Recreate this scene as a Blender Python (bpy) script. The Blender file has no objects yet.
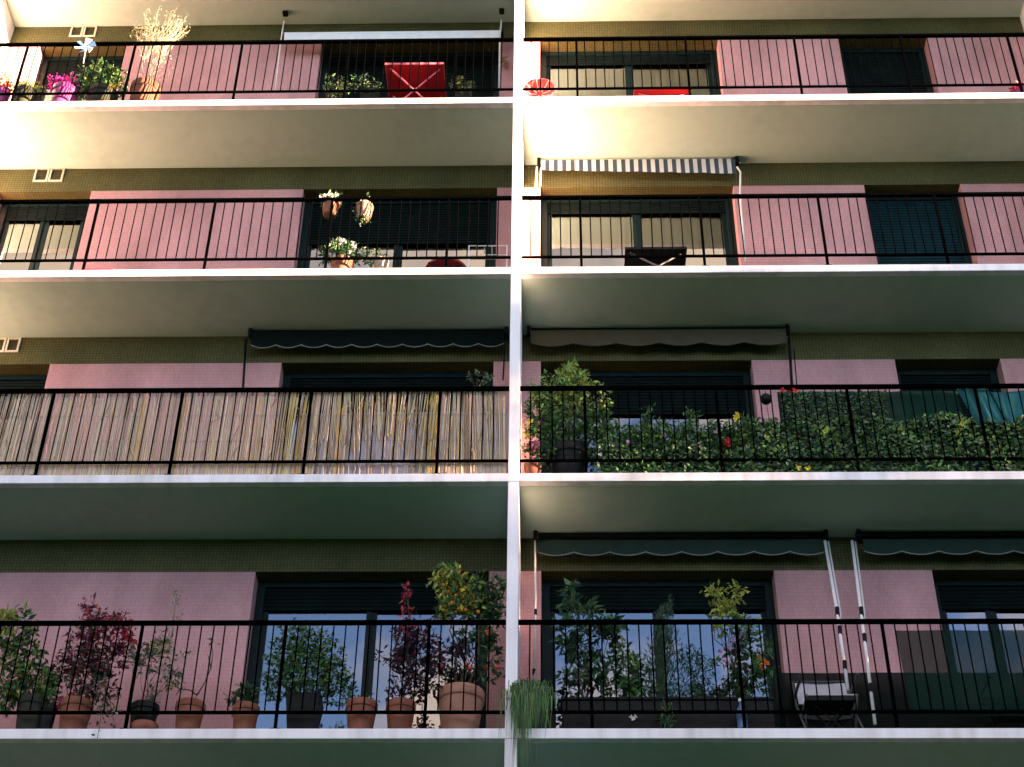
import bpy, math, random
from mathutils import Vector, Matrix
random.seed(7)
R = math.radians
S = bpy.context.scene
COL = S.collection
pi = math.pi

# ------------------------------------------------------------------ survey of the place
F = 1629.39                                   # focal length in pixels of a 1024 px wide picture
CAM = Vector((0.3448, -13.3818, -6.6554))
PITCH, YAW, ROLL = 0.6699, -0.0278, 0.0119
H, T, W = 2.8, 0.0996, 1.048                  # storey height, slab thickness, balcony depth
XL, XR = -6.98, 6.80                          # inner faces of the outer divider walls
HD = 0.055                                    # half thickness of a divider wall
GROUND = -8.26

def ray(x, y):
    u = (x-512)/F; v = -(y-383.5)/F
    fx = u*math.cos(ROLL)-v*math.sin(ROLL); up = u*math.sin(ROLL)+v*math.cos(ROLL)
    fy = math.cos(PITCH)-up*math.sin(PITCH); z = math.sin(PITCH)+up*math.cos(PITCH)
    return Vector((fx*math.cos(YAW)+fy*math.sin(YAW), -fx*math.sin(YAW)+fy*math.cos(YAW), z))

def at(x, y, Y):                              # point of the vertical plane Y seen at a pixel of the survey photo
    d = ray(x, y); s = (Y-CAM.y)/d.y
    return CAM + d*s

def mpp(x, y, Y):                             # metres per pixel there
    return (at(x+1, y, Y)-at(x, y, Y)).length

# ------------------------------------------------------------------ materials
def new_mat(name):
    m = bpy.data.materials.new(name); m.use_nodes = True
    nt = m.node_tree; b = nt.nodes['Principled BSDF']
    return m, nt, b

def noise_mat(name, c1, c2, scale=6.0, rough=0.6, detail=4.0, bump=0.0, bscale=60.0, metal=0.0, stretch=(1, 1, 1), spec=0.5, lo=0.35, hi=0.65):
    m, nt, b = new_mat(name); L = nt.links
    tc = nt.nodes.new('ShaderNodeTexCoord'); mp = nt.nodes.new('ShaderNodeMapping')
    mp.inputs['Scale'].default_value = stretch
    L.new(tc.outputs['Object'], mp.inputs['Vector'])
    n = nt.nodes.new('ShaderNodeTexNoise'); n.inputs['Scale'].default_value = scale; n.inputs['Detail'].default_value = detail
    L.new(mp.outputs['Vector'], n.inputs['Vector'])
    r = nt.nodes.new('ShaderNodeValToRGB')
    r.color_ramp.elements[0].position = lo; r.color_ramp.elements[0].color = (*c1, 1)
    r.color_ramp.elements[1].position = hi; r.color_ramp.elements[1].color = (*c2, 1)
    L.new(n.outputs['Fac'], r.inputs['Fac']); L.new(r.outputs['Color'], b.inputs['Base Color'])
    b.inputs['Roughness'].default_value = rough; b.inputs['Metallic'].default_value = metal
    b.inputs['Specular IOR Level'].default_value = spec
    if bump:
        n2 = nt.nodes.new('ShaderNodeTexNoise'); n2.inputs['Scale'].default_value = bscale; n2.inputs['Detail'].default_value = 3
        L.new(mp.outputs['Vector'], n2.inputs['Vector'])
        bp = nt.nodes.new('ShaderNodeBump'); bp.inputs['Strength'].default_value = bump; bp.inputs['Distance'].default_value = 0.01
        L.new(n2.outputs['Fac'], bp.inputs['Height']); L.new(bp.outputs['Normal'], b.inputs['Normal'])
    return m

def leaf_mat(name, c, var=0.35, rough=0.45, trans=0.25):
    m, nt, b = new_mat(name); L = nt.links
    g = nt.nodes.new('ShaderNodeNewGeometry'); hs = nt.nodes.new('ShaderNodeHueSaturation')
    hs.inputs['Color'].default_value = (*c, 1)
    ma = nt.nodes.new('ShaderNodeMapRange'); ma.inputs['To Min'].default_value = 1-var; ma.inputs['To Max'].default_value = 1+var*1.4
    L.new(g.outputs['Random Per Island'], ma.inputs['Value']); L.new(ma.outputs['Result'], hs.inputs['Value'])
    mh = nt.nodes.new('ShaderNodeMapRange'); mh.inputs['To Min'].default_value = 0.47; mh.inputs['To Max'].default_value = 0.53
    L.new(g.outputs['Random Per Island'], mh.inputs['Value']); L.new(mh.outputs['Result'], hs.inputs['Hue'])
    L.new(hs.outputs['Color'], b.inputs['Base Color']); b.inputs['Roughness'].default_value = rough; b.inputs['Specular IOR Level'].default_value = 0.3
    tr = nt.nodes.new('ShaderNodeBsdfTranslucent'); L.new(hs.outputs['Color'], tr.inputs['Color'])
    mx = nt.nodes.new('ShaderNodeMixShader'); mx.inputs['Fac'].default_value = trans
    out = nt.nodes['Material Output']
    L.new(b.outputs['BSDF'], mx.inputs[1]); L.new(tr.outputs['BSDF'], mx.inputs[2]); L.new(mx.outputs['Shader'], out.inputs['Surface'])
    return m

def mosaic_mat(name, c1, c2, grout, size=0.03, mortar=0.0035, rough=0.45, dirt=0.25, row=None):
    """small square glazed tiles on the plane XZ (or any face), world sized"""
    m, nt, b = new_mat(name); L = nt.links
    tc = nt.nodes.new('ShaderNodeTexCoord'); sp = nt.nodes.new('ShaderNodeSeparateXYZ'); L.new(tc.outputs['Object'], sp.inputs['Vector'])
    ad = nt.nodes.new('ShaderNodeMath'); ad.operation = 'ADD'; L.new(sp.outputs['Y'], ad.inputs[0]); L.new(sp.outputs['Z'], ad.inputs[1])
    cb = nt.nodes.new('ShaderNodeCombineXYZ'); L.new(sp.outputs['X'], cb.inputs['X']); L.new(ad.outputs[0], cb.inputs['Y'])
    br = nt.nodes.new('ShaderNodeTexBrick'); br.offset = 0.0; br.squash = 1.0
    br.inputs['Scale'].default_value = 1.0; br.inputs['Brick Width'].default_value = size; br.inputs['Row Height'].default_value = row or size
    br.inputs['Mortar Size'].default_value = mortar; br.inputs['Mortar Smooth'].default_value = 0.3; br.inputs['Bias'].default_value = 0.0
    br.inputs['Color1'].default_value = (*c1, 1); br.inputs['Color2'].default_value = (*c2, 1); br.inputs['Mortar'].default_value = (*grout, 1)
    L.new(cb.outputs['Vector'], br.inputs['Vector'])
    n = nt.nodes.new('ShaderNodeTexNoise'); n.inputs['Scale'].default_value = 1.7; n.inputs['Detail'].default_value = 6
    mp = nt.nodes.new('ShaderNodeMapping'); mp.inputs['Scale'].default_value = (1.0, 1.0, 0.5)
    L.new(tc.outputs['Object'], mp.inputs['Vector']); L.new(mp.outputs['Vector'], n.inputs['Vector'])
    mr = nt.nodes.new('ShaderNodeMapRange'); mr.inputs['From Min'].default_value = 0.3; mr.inputs['From Max'].default_value = 0.7
    mr.inputs['To Min'].default_value = 1-dirt; mr.inputs['To Max'].default_value = 1.0
    L.new(n.outputs['Fac'], mr.inputs['Value'])
    mu = nt.nodes.new('ShaderNodeMix'); mu.data_type = 'RGBA'; mu.blend_type = 'MULTIPLY'; mu.inputs['Factor'].default_value = 1
    L.new(br.outputs['Color'], mu.inputs['A']); L.new(mr.outputs['Result'], mu.inputs['B'])
    n2 = nt.nodes.new('ShaderNodeTexNoise'); n2.inputs['Scale'].default_value = 3.0; n2.inputs['Detail'].default_value = 5
    mp2 = nt.nodes.new('ShaderNodeMapping'); mp2.inputs['Scale'].default_value = (1.1, 1.1, 0.14)
    L.new(tc.outputs['Object'], mp2.inputs['Vector']); L.new(mp2.outputs['Vector'], n2.inputs['Vector'])
    mr2 = nt.nodes.new('ShaderNodeMapRange'); mr2.inputs['From Min'].default_value = 0.35; mr2.inputs['From Max'].default_value = 0.6
    mr2.inputs['To Min'].default_value = 1-dirt*.3; mr2.inputs['To Max'].default_value = 1.0
    L.new(n2.outputs['Fac'], mr2.inputs['Value'])
    mu2 = nt.nodes.new('ShaderNodeMix'); mu2.data_type = 'RGBA'; mu2.blend_type = 'MULTIPLY'; mu2.inputs['Factor'].default_value = 1
    L.new(mu.outputs['Result'], mu2.inputs['A']); L.new(mr2.outputs['Result'], mu2.inputs['B']); mu = mu2
    L.new(mu.outputs['Result'], b.inputs['Base Color']); b.inputs['Roughness'].default_value = rough; b.inputs['Specular IOR Level'].default_value = 0.15
    bp = nt.nodes.new('ShaderNodeBump'); bp.inputs['Strength'].default_value = 0.25; bp.inputs['Distance'].default_value = 0.003; bp.invert = True
    L.new(br.outputs['Fac'], bp.inputs['Height']); L.new(bp.outputs['Normal'], b.inputs['Normal'])
    return m

def painted_mat(name, c, stain, rough=0.55, amount=0.5, spec=0.4):
    """old paint: broad blotches, vertical rain streaks and fine grain"""
    m, nt, b = new_mat(name); L = nt.links
    tc = nt.nodes.new('ShaderNodeTexCoord')
    def nz(scale, stretch, detail=5):
        mp = nt.nodes.new('ShaderNodeMapping'); mp.inputs['Scale'].default_value = stretch
        L.new(tc.outputs['Object'], mp.inputs['Vector'])
        n = nt.nodes.new('ShaderNodeTexNoise'); n.inputs['Scale'].default_value = scale; n.inputs['Detail'].default_value = detail
        L.new(mp.outputs['Vector'], n.inputs['Vector']); return n
    a = nz(0.9, (1, 1, 1)); s = nz(5.0, (1.4, 1.4, 0.12)); g = nz(90, (1, 1, 1), 2)
    mu = nt.nodes.new('ShaderNodeMath'); mu.operation = 'MULTIPLY'; L.new(a.outputs['Fac'], mu.inputs[0]); L.new(s.outputs['Fac'], mu.inputs[1])
    mr = nt.nodes.new('ShaderNodeMapRange'); mr.inputs['From Min'].default_value = 0.2; mr.inputs['From Max'].default_value = 0.45
    mr.inputs['To Min'].default_value = 0; mr.inputs['To Max'].default_value = amount
    L.new(mu.outputs[0], mr.inputs['Value'])
    mx = nt.nodes.new('ShaderNodeMix'); mx.data_type = 'RGBA'
    mx.inputs['A'].default_value = (*c, 1); mx.inputs['B'].default_value = (*stain, 1)
    L.new(mr.outputs['Result'], mx.inputs['Factor']); L.new(mx.outputs['Result'], b.inputs['Base Color'])
    b.inputs['Roughness'].default_value = rough; b.inputs['Specular IOR Level'].default_value = spec
    bp = nt.nodes.new('ShaderNodeBump'); bp.inputs['Strength'].default_value = 0.12; bp.inputs['Distance'].default_value = 0.004
    L.new(g.outputs['Fac'], bp.inputs['Height']); L.new(bp.outputs['Normal'], b.inputs['Normal'])
    return m

def glass_mat(name, tint=0.62, ior=3.2):
    m, nt, b = new_mat(name); L = nt.links; nt.nodes.remove(b)
    out = nt.nodes['Material Output']
    tr = nt.nodes.new('ShaderNodeBsdfTransparent'); tr.inputs['Color'].default_value = (tint*0.85, tint, tint*0.95, 1)
    gl = nt.nodes.new('ShaderNodeBsdfGlossy'); gl.inputs['Roughness'].default_value = 0.012; gl.inputs['Color'].default_value = (0.92, 0.97, 1, 1)
    tc = nt.nodes.new('ShaderNodeTexCoord'); n = nt.nodes.new('ShaderNodeTexNoise'); n.inputs['Scale'].default_value = 1.6; n.inputs['Detail'].default_value = 1
    L.new(tc.outputs['Object'], n.inputs['Vector'])
    bp = nt.nodes.new('ShaderNodeBump'); bp.inputs['Strength'].default_value = 0.035; bp.inputs['Distance'].default_value = 0.05
    L.new(n.outputs['Fac'], bp.inputs['Height']); L.new(bp.outputs['Normal'], gl.inputs['Normal'])
    fr = nt.nodes.new('ShaderNodeFresnel'); fr.inputs['IOR'].default_value = ior
    mx = nt.nodes.new('ShaderNodeMixShader'); L.new(fr.outputs['Fac'], mx.inputs['Fac'])
    L.new(tr.outputs['BSDF'], mx.inputs[1]); L.new(gl.outputs['BSDF'], mx.inputs[2]); L.new(mx.outputs['Shader'], out.inputs['Surface'])
    return m

def mesh_fabric_mat(name, c, alpha=0.5, rough=0.8, var=0.3, trans=0.3):
    m, nt, b = new_mat(name); L = nt.links
    tc = nt.nodes.new('ShaderNodeTexCoord'); n = nt.nodes.new('ShaderNodeTexNoise'); n.inputs['Scale'].default_value = 9; n.inputs['Detail'].default_value = 5
    L.new(tc.outputs['Object'], n.inputs['Vector'])
    mr = nt.nodes.new('ShaderNodeMapRange'); mr.inputs['To Min'].default_value = 1-var; mr.inputs['To Max'].default_value = 1+var
    L.new(n.outputs['Fac'], mr.inputs['Value'])
    mu = nt.nodes.new('ShaderNodeMix'); mu.data_type = 'RGBA'; mu.blend_type = 'MULTIPLY'; mu.inputs['Factor'].default_value = 1
    mu.inputs['A'].default_value = (*c, 1); L.new(mr.outputs['Result'], mu.inputs['B'])
    L.new(mu.outputs['Result'], b.inputs['Base Color']); b.inputs['Roughness'].default_value = rough; b.inputs['Specular IOR Level'].default_value = 0.06
    tl = nt.nodes.new('ShaderNodeBsdfTranslucent'); L.new(mu.outputs['Result'], tl.inputs['Color'])
    m1 = nt.nodes.new('ShaderNodeMixShader'); m1.inputs['Fac'].default_value = trans
    L.new(b.outputs['BSDF'], m1.inputs[1]); L.new(tl.outputs['BSDF'], m1.inputs[2])
    tr = nt.nodes.new('ShaderNodeBsdfTransparent'); m2 = nt.nodes.new('ShaderNodeMixShader'); m2.inputs['Fac'].default_value = alpha
    L.new(tr.outputs['BSDF'], m2.inputs[1]); L.new(m1.outputs['Shader'], m2.inputs[2])
    L.new(m2.outputs['Shader'], nt.nodes['Material Output'].inputs['Surface'])
    return m

M = {}
M['white'] = painted_mat('white_paint', (0.80, 0.79, 0.80), (0.45, 0.43, 0.40), amount=0.8)
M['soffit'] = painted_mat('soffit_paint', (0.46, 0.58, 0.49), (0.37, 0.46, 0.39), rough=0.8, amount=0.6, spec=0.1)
M['floor'] = mosaic_mat('balcony_tiles', (0.11, 0.15, 0.12), (0.14, 0.18, 0.15), (0.15, 0.14, 0.12), size=0.2, mortar=0.006, rough=0.35)
M['pink'] = mosaic_mat('pink_mosaic', (0.66, 0.350, 0.335), (0.58, 0.305, 0.295), (0.49, 0.26, 0.25), size=0.022, mortar=0.003, dirt=0.32, row=0.044)
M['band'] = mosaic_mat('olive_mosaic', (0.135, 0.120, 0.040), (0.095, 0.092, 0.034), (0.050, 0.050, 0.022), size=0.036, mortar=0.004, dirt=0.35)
M['frame'] = noise_mat('dark_green_frame', (0.003, 0.012, 0.011), (0.005, 0.016, 0.015), scale=8, rough=0.5, spec=0.12)
M['shutter'] = noise_mat('dark_shutter', (0.002, 0.006, 0.005), (0.004, 0.009, 0.008), scale=5, rough=0.7, spec=0.08)
M['shutterteal'] = noise_mat('teal_shutter', (0.004, 0.020, 0.024), (0.006, 0.028, 0.032), scale=5, rough=0.6, spec=0.1)
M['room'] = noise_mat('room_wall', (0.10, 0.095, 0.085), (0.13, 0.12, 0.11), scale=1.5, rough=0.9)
M['iron'] = noise_mat('black_iron', (0.0005, 0.0006, 0.0007), (0.001, 0.001, 0.0011), scale=25, rough=0.6, spec=0.0, bump=0.1, bscale=120)
M['glass'] = glass_mat('window_glass')
M['legmetal'] = noise_mat('grey_legs', (0.05, 0.05, 0.05), (0.08, 0.08, 0.08), scale=9, rough=0.5)
M['vent'] = noise_mat('vent_cream', (0.55, 0.50, 0.38), (0.62, 0.57, 0.45), scale=10)
M['ventdark'] = noise_mat('vent_dark', (0.03, 0.03, 0.025), (0.05, 0.05, 0.04), scale=30)  # dark tone of the grille slats
M['terracotta'] = noise_mat('terracotta', (0.15, 0.044, 0.018), (0.23, 0.075, 0.035), scale=9, rough=0.75, bump=0.25, bscale=40)
M['terrapale'] = noise_mat('pale_terracotta', (0.27, 0.125, 0.075), (0.36, 0.18, 0.115), scale=7, rough=0.8, bump=0.2, bscale=40)
M['blackpot'] = noise_mat('black_plastic', (0.005, 0.006, 0.006), (0.010, 0.012, 0.010), scale=12, rough=0.5, spec=0.12)
M['olivepot'] = noise_mat('olive_plastic', (0.018, 0.022, 0.012), (0.03, 0.032, 0.018), scale=8, rough=0.6, spec=0.15)
M['beigepot'] = noise_mat('beige_pot', (0.26, 0.21, 0.15), (0.33, 0.27, 0.20), scale=10, rough=0.7)
M['purplepot'] = noise_mat('purple_pot', (0.22, 0.02, 0.11), (0.30, 0.03, 0.15), scale=6, rough=0.45)
M['soil'] = noise_mat('soil', (0.02, 0.014, 0.01), (0.05, 0.035, 0.025), scale=60, rough=0.95)
M['stem'] = noise_mat('stem_bark', (0.05, 0.035, 0.022), (0.10, 0.075, 0.05), scale=40, rough=0.85)
M['greenstem'] = noise_mat('green_stem', (0.05, 0.08, 0.025), (0.09, 0.12, 0.04), scale=30, rough=0.7)
M['l_dark'] = leaf_mat('leaf_dark_green', (0.026, 0.072, 0.026))
M['l_mid'] = leaf_mat('leaf_mid_green', (0.065, 0.155, 0.045))
M['l_light'] = leaf_mat('leaf_light_green', (0.16, 0.27, 0.07))
M['l_lime'] = leaf_mat('leaf_lime', (0.26, 0.30, 0.05))
M['l_yellow'] = leaf_mat('leaf_yellow', (0.50, 0.38, 0.06))
M['l_red'] = leaf_mat('leaf_red', (0.40, 0.035, 0.07))
M['l_maroon'] = leaf_mat('leaf_maroon', (0.085, 0.022, 0.034))
M['l_purple'] = leaf_mat('leaf_purple', (0.035, 0.018, 0.03))
M['l_grey'] = leaf_mat('leaf_grey_green', (0.15, 0.19, 0.12))
M['l_straw'] = leaf_mat('leaf_straw', (0.30, 0.27, 0.18), trans=0.3)
M['l_teal'] = leaf_mat('leaf_blue_green', (0.018, 0.058, 0.034))
M['p_white'] = leaf_mat('petal_white', (0.80, 0.80, 0.72), var=0.1)
M['p_pink'] = leaf_mat('petal_pink', (0.62, 0.10, 0.30), var=0.3)
M['p_magenta'] = leaf_mat('petal_magenta', (0.50, 0.03, 0.30), var=0.4)
M['p_red'] = leaf_mat('petal_red', (0.62, 0.02, 0.035), var=0.2)
M['p_orange'] = leaf_mat('petal_orange', (0.75, 0.22, 0.03), var=0.2)
M['p_yellow'] = leaf_mat('petal_yellow', (0.80, 0.58, 0.06), var=0.2)
M['p_lilac'] = leaf_mat('petal_lilac', (0.48, 0.32, 0.58), var=0.2)
M['fruit'] = noise_mat('orange_fruit', (0.70, 0.20, 0.02), (0.80, 0.30, 0.04), scale=14, rough=0.35)
M['fruitred'] = noise_mat('red_fruit', (0.55, 0.05, 0.02), (0.65, 0.10, 0.03), scale=14, rough=0.35)
M['red'] = noise_mat('red_paint', (0.55, 0.012, 0.03), (0.66, 0.025, 0.045), scale=7, rough=0.35)
M['redlite'] = noise_mat('red_rim', (0.72, 0.10, 0.14), (0.80, 0.16, 0.2), scale=7, rough=0.3)
M['maroon'] = noise_mat('maroon_cloth', (0.20, 0.012, 0.02), (0.28, 0.02, 0.03), scale=18, rough=0.8, bump=0.2)
M['coral'] = noise_mat('coral_cloth', (0.34, 0.022, 0.018), (0.42, 0.04, 0.025), scale=10, rough=0.7)
M['black'] = noise_mat('black_metal', (0.004, 0.005, 0.005), (0.007, 0.008, 0.008), scale=10, rough=0.5, spec=0.12)
M['steel'] = noise_mat('galvanised_steel', (0.30, 0.31, 0.32), (0.42, 0.42, 0.42), scale=20, rough=0.4, metal=0.6)
M['whitemetal'] = noise_mat('white_enamel', (0.74, 0.73, 0.70), (0.82, 0.81, 0.78), scale=12, rough=0.4)
M['pole'] = noise_mat('pole_enamel', (0.60, 0.58, 0.52), (0.72, 0.70, 0.64), scale=12, rough=0.4)
M['c_white'] = mesh_fabric_mat('awning_white', (0.80, 0.79, 0.76), alpha=1, var=0.08, trans=0.35)
M['c_canvas'] = mesh_fabric_mat('chair_canvas', (0.52, 0.53, 0.55), alpha=1, var=0.15, trans=0.2)
M['c_blue'] = mesh_fabric_mat('awning_slate', (0.07, 0.09, 0.12), alpha=1, var=0.15, trans=0.2)
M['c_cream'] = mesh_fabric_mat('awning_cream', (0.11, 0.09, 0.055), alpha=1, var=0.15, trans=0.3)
M['c_green'] = mesh_fabric_mat('awning_green', (0.030, 0.052, 0.038), alpha=1, var=0.2, trans=0.2)
M['c_dark'] = mesh_fabric_mat('awning_dark', (0.006, 0.010, 0.008), alpha=1, var=0.2, trans=0.15)
M['c_trim'] = mesh_fabric_mat('awning_trim', (0.26, 0.29, 0.26), alpha=1, var=0.1, trans=0.2)
M['curtain'] = mesh_fabric_mat('curtain_beige', (0.75, 0.56, 0.28), alpha=1, var=0.1, trans=0.3)  # beige yellowed towards the warm reflections in the upper right panes
M['sheer'] = mesh_fabric_mat('curtain_sheer', (0.72, 0.76, 0.80), alpha=0.75, var=0.1, trans=0.3)
M['teal'] = mesh_fabric_mat('teal_cloth', (0.035, 0.17, 0.18), alpha=0.93, var=0.3)
M['net'] = mesh_fabric_mat('green_net', (0.010, 0.045, 0.030), alpha=0.88, var=0.5)
M['sheetdark'] = mesh_fabric_mat('dark_sheet', (0.012, 0.020, 0.017), alpha=0.8, var=0.4)
M['netgreen'] = mesh_fabric_mat('grey_green_net', (0.012, 0.042, 0.028), alpha=0.62, var=0.4)
M['lavender'] = mesh_fabric_mat('pale_sheet', (0.62, 0.57, 0.62), alpha=0.9, var=0.1)
M['reed1'] = leaf_mat('reed_straw', (0.68, 0.54, 0.40), var=0.16, rough=0.7, trans=0.2)
M['reed2'] = leaf_mat('reed_gold', (0.60, 0.41, 0.15), var=0.3, rough=0.7, trans=0.2)
M['reed3'] = leaf_mat('reed_brown', (0.30, 0.21, 0.13), var=0.3, rough=0.7, trans=0.1)
M['blueplastic'] = noise_mat('blue_plastic', (0.03, 0.09, 0.20), (0.05, 0.13, 0.26), scale=10, rough=0.4)

# ------------------------------------------------------------------ mesh helpers
class MB:
    def __init__(s): s.v = []; s.f = []; s.m = []
    def add(s, vs, fs, mi=0):
        o = len(s.v); s.v += [tuple(q) for q in vs]; s.f += [tuple(i+o for i in f) for f in fs]; s.m += [mi]*len(fs)
    def box(s, x0, x1, y0, y1, z0, z1, mi=0):
        vs = [(x, y, z) for x in (x0, x1) for y in (y0, y1) for z in (z0, z1)]
        s.add(vs, [(0, 1, 3, 2), (4, 6, 7, 5), (0, 4, 5, 1), (2, 3, 7, 6), (0, 2, 6, 4), (1, 5, 7, 3)], mi)
    def tube(s, pts, r, n=6, mi=0, r2=None, cap=True):
        pts = [Vector(p) for p in pts]; k = len(pts); rings = []
        for i, p in enumerate(pts):
            d = (pts[min(i+1, k-1)]-pts[max(i-1, 0)]).normalized()
            a = d.cross(Vector((0.31, 0.17, 0.93)))
            if a.length < 0.05: a = d.cross(Vector((1, 0, 0)))
            a.normalize(); b = d.cross(a)
            rr = r if r2 is None else r+(r2-r)*i/max(1, k-1)
            rings.append([p+a*rr*math.cos(2*pi*j/n)+b*rr*math.sin(2*pi*j/n) for j in range(n)])
        vs = [q for g in rings for q in g]; fs = []
        for i in range(k-1):
            for j in range(n):
                fs.append((i*n+j, i*n+(j+1) % n, (i+1)*n+(j+1) % n, (i+1)*n+j))
        if cap: fs += [tuple(range(n))[::-1], tuple((k-1)*n+j for j in range(n))]
        s.add(vs, fs, mi)
    def lathe(s, c, prof, n=24, mi=0):
        vs = []; fs = []
        for (r, z) in prof:
            vs += [(c[0]+r*math.cos(2*pi*j/n), c[1]+r*math.sin(2*pi*j/n), c[2]+z) for j in range(n)]
        for i in range(len(prof)-1):
            for j in range(n): fs.append((i*n+j, i*n+(j+1) % n, (i+1)*n+(j+1) % n, (i+1)*n+j))
        s.add(vs, fs, mi)
    def ball(s, c, r, n=8, mi=0):
        k = n//2
        s.lathe(c, [(max(1e-4, r*math.sin(pi*i/k)), -r*math.cos(pi*i/k)) for i in range(k+1)], n, mi)
    def leaf(s, p, d, up, L, wd, mi=0, fold=0.25):
        d = d.normalized(); a = d.cross(up)
        if a.length < 1e-3: a = d.cross(Vector((1, 0.2, 0)))
        a.normalize(); n = a.cross(d)
        m = p+d*L*0.45
        s.add([p, m+a*wd*0.5+n*wd*fold, p+d*L, m-a*wd*0.5+n*wd*fold], [(0, 1, 2), (0, 2, 3)], mi)
    def build(s, name, mats, parent=None, smooth=False, bevel=0.0):
        me = bpy.data.meshes.new(name); me.from_pydata(s.v, [], s.f)
        if not isinstance(mats, (list, tuple)): mats = [mats]
        for q in mats: me.materials.append(M[q] if isinstance(q, str) else q)
        me.polygons.foreach_set('material_index', s.m)
        if smooth: me.polygons.foreach_set('use_smooth', [True]*len(me.polygons))
        me.update(); o = bpy.data.objects.new(name, me); COL.objects.link(o)
        if parent is not None:
            o.parent = parent; o.matrix_parent_inverse = Matrix.Translation(-parent.location)
        if bevel:
            b = o.modifiers.new('bevel', 'BEVEL'); b.width = bevel; b.segments = 2; b.limit_method = 'ANGLE'
        return o

def tag(o, label=None, cat=None, group=None, kind=None):
    if label: o['label'] = label
    if cat: o['category'] = cat
    if group: o['group'] = group
    if kind: o['kind'] = kind
    return o

def thing(name, loc, label, cat, group=None):
    o = bpy.data.objects.new(name, None); COL.objects.link(o); o.location = loc; o.empty_display_size = 0.1
    return tag(o, label, cat, group)

def rv(): # random unit vector
    while True:
        q = Vector((random.uniform(-1, 1), random.uniform(-1, 1), random.uniform(-1, 1)))
        if 0.05 < q.length < 1: return q.normalized()

# ------------------------------------------------------------------ ground and street
def sheet(name, x0, x1, y0, y1, z, mat):
    b = MB(); b.add([(x0, y0, z), (x1, y0, z), (x1, y1, z), (x0, y1, z)], [(0, 1, 2, 3)])
    return tag(b.build(name, mat), kind='structure')
M['lawn'] = noise_mat('lawn', (0.010, 0.090, 0.038), (0.018, 0.125, 0.05), scale=0.6, rough=0.95)
M['asphalt'] = noise_mat('asphalt', (0.045, 0.047, 0.048), (0.06, 0.06, 0.06), scale=3, rough=0.9)
M['paving'] = noise_mat('paving', (0.10, 0.10, 0.09), (0.14, 0.14, 0.13), scale=1.2, rough=0.85)
M['stonewash'] = painted_mat('render_grey', (0.09, 0.13, 0.10), (0.06, 0.09, 0.07))
sheet('ground', -400, 400, -400, 400, GROUND-0.15, 'lawn')
b = MB(); b.box(-60, 60, -13.9, -12.3, GROUND-0.14, GROUND); tag(b.build('pavement', 'paving'), kind='structure')
sheet('road', -60, 60, -20, -13.92, GROUND-0.146, 'asphalt')

# ------------------------------------------------------------------ the apartment building
bld = thing('apartment_building', (0, W+6, GROUND), 'apartment block with pink mosaic walls, white balcony slabs and white dividing walls', 'building')
K0, K1 = -2, 5
xa, xb = -13.9, 13.72
for k in range(K0, K1+1):                      # slabs: painted shell and tiled top
    b = MB(); z = k*H
    b.box(xa, xb, 0, 0.09, z-T, z)             # white nosing
    o = b.build('balcony_slab', 'white', bld, bevel=0.006)
    c = MB(); c.box(xa, xb, 0.09, W+0.0, z-T, z-0.012, 0)
    c.build('soffit', 'soffit', o)
    c = MB(); c.box(xa, xb, 0.09, W, z-0.012, z-0.001, 0); c.build('floor_tiles', 'floor', o)
FX = [(-13.96, -13.85), (XL-2*HD, XL), (-HD, HD), (XR, XR+2*HD), (13.67, 13.78)]
for k in range(K0, K1):
    for a, c in FX:
        b = MB(); b.box(a, c, 0.004, W, k*H, (k+1)*H-T); b.build('divider_wall', 'white', bld, bevel=0.005)

OPEN = {0: [(-6.55, -5.37), (-2.70, -0.27)], 1: [(0.27, 2.67), (4.29, 5.48)],
        -1: [(-13.4, -11.0), (-9.5, -8.3)], 2: [(7.4, 8.6), (11.2, 13.4)]}
BAY = {-1: (-13.85, XL-2*HD), 0: (XL, -HD), 1: (HD, XR), 2: (XR+2*HD, 13.67)}
DEPTH = 0.34; REC = 0.19; TOP = 2.30
drop = {(3, 0, 0): .50, (3, 0, 1): 2.1, (3, 1, 0): .22, (3, 1, 1): 2.1, (2, 0, 0): .24, (2, 0, 1): 5.6+TOP-.07-at(420, 246, W+.21).z, (2, 1, 0): .22, (2, 1, 1): 2.12,
        (1, 0, 0): .5, (1, 0, 1): .6, (1, 1, 0): .55, (1, 1, 1): .9, (0, 0, 0): .3, (0, 0, 1): .27, (0, 1, 0): .27, (0, 1, 1): .27}
sillh = {}
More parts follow.
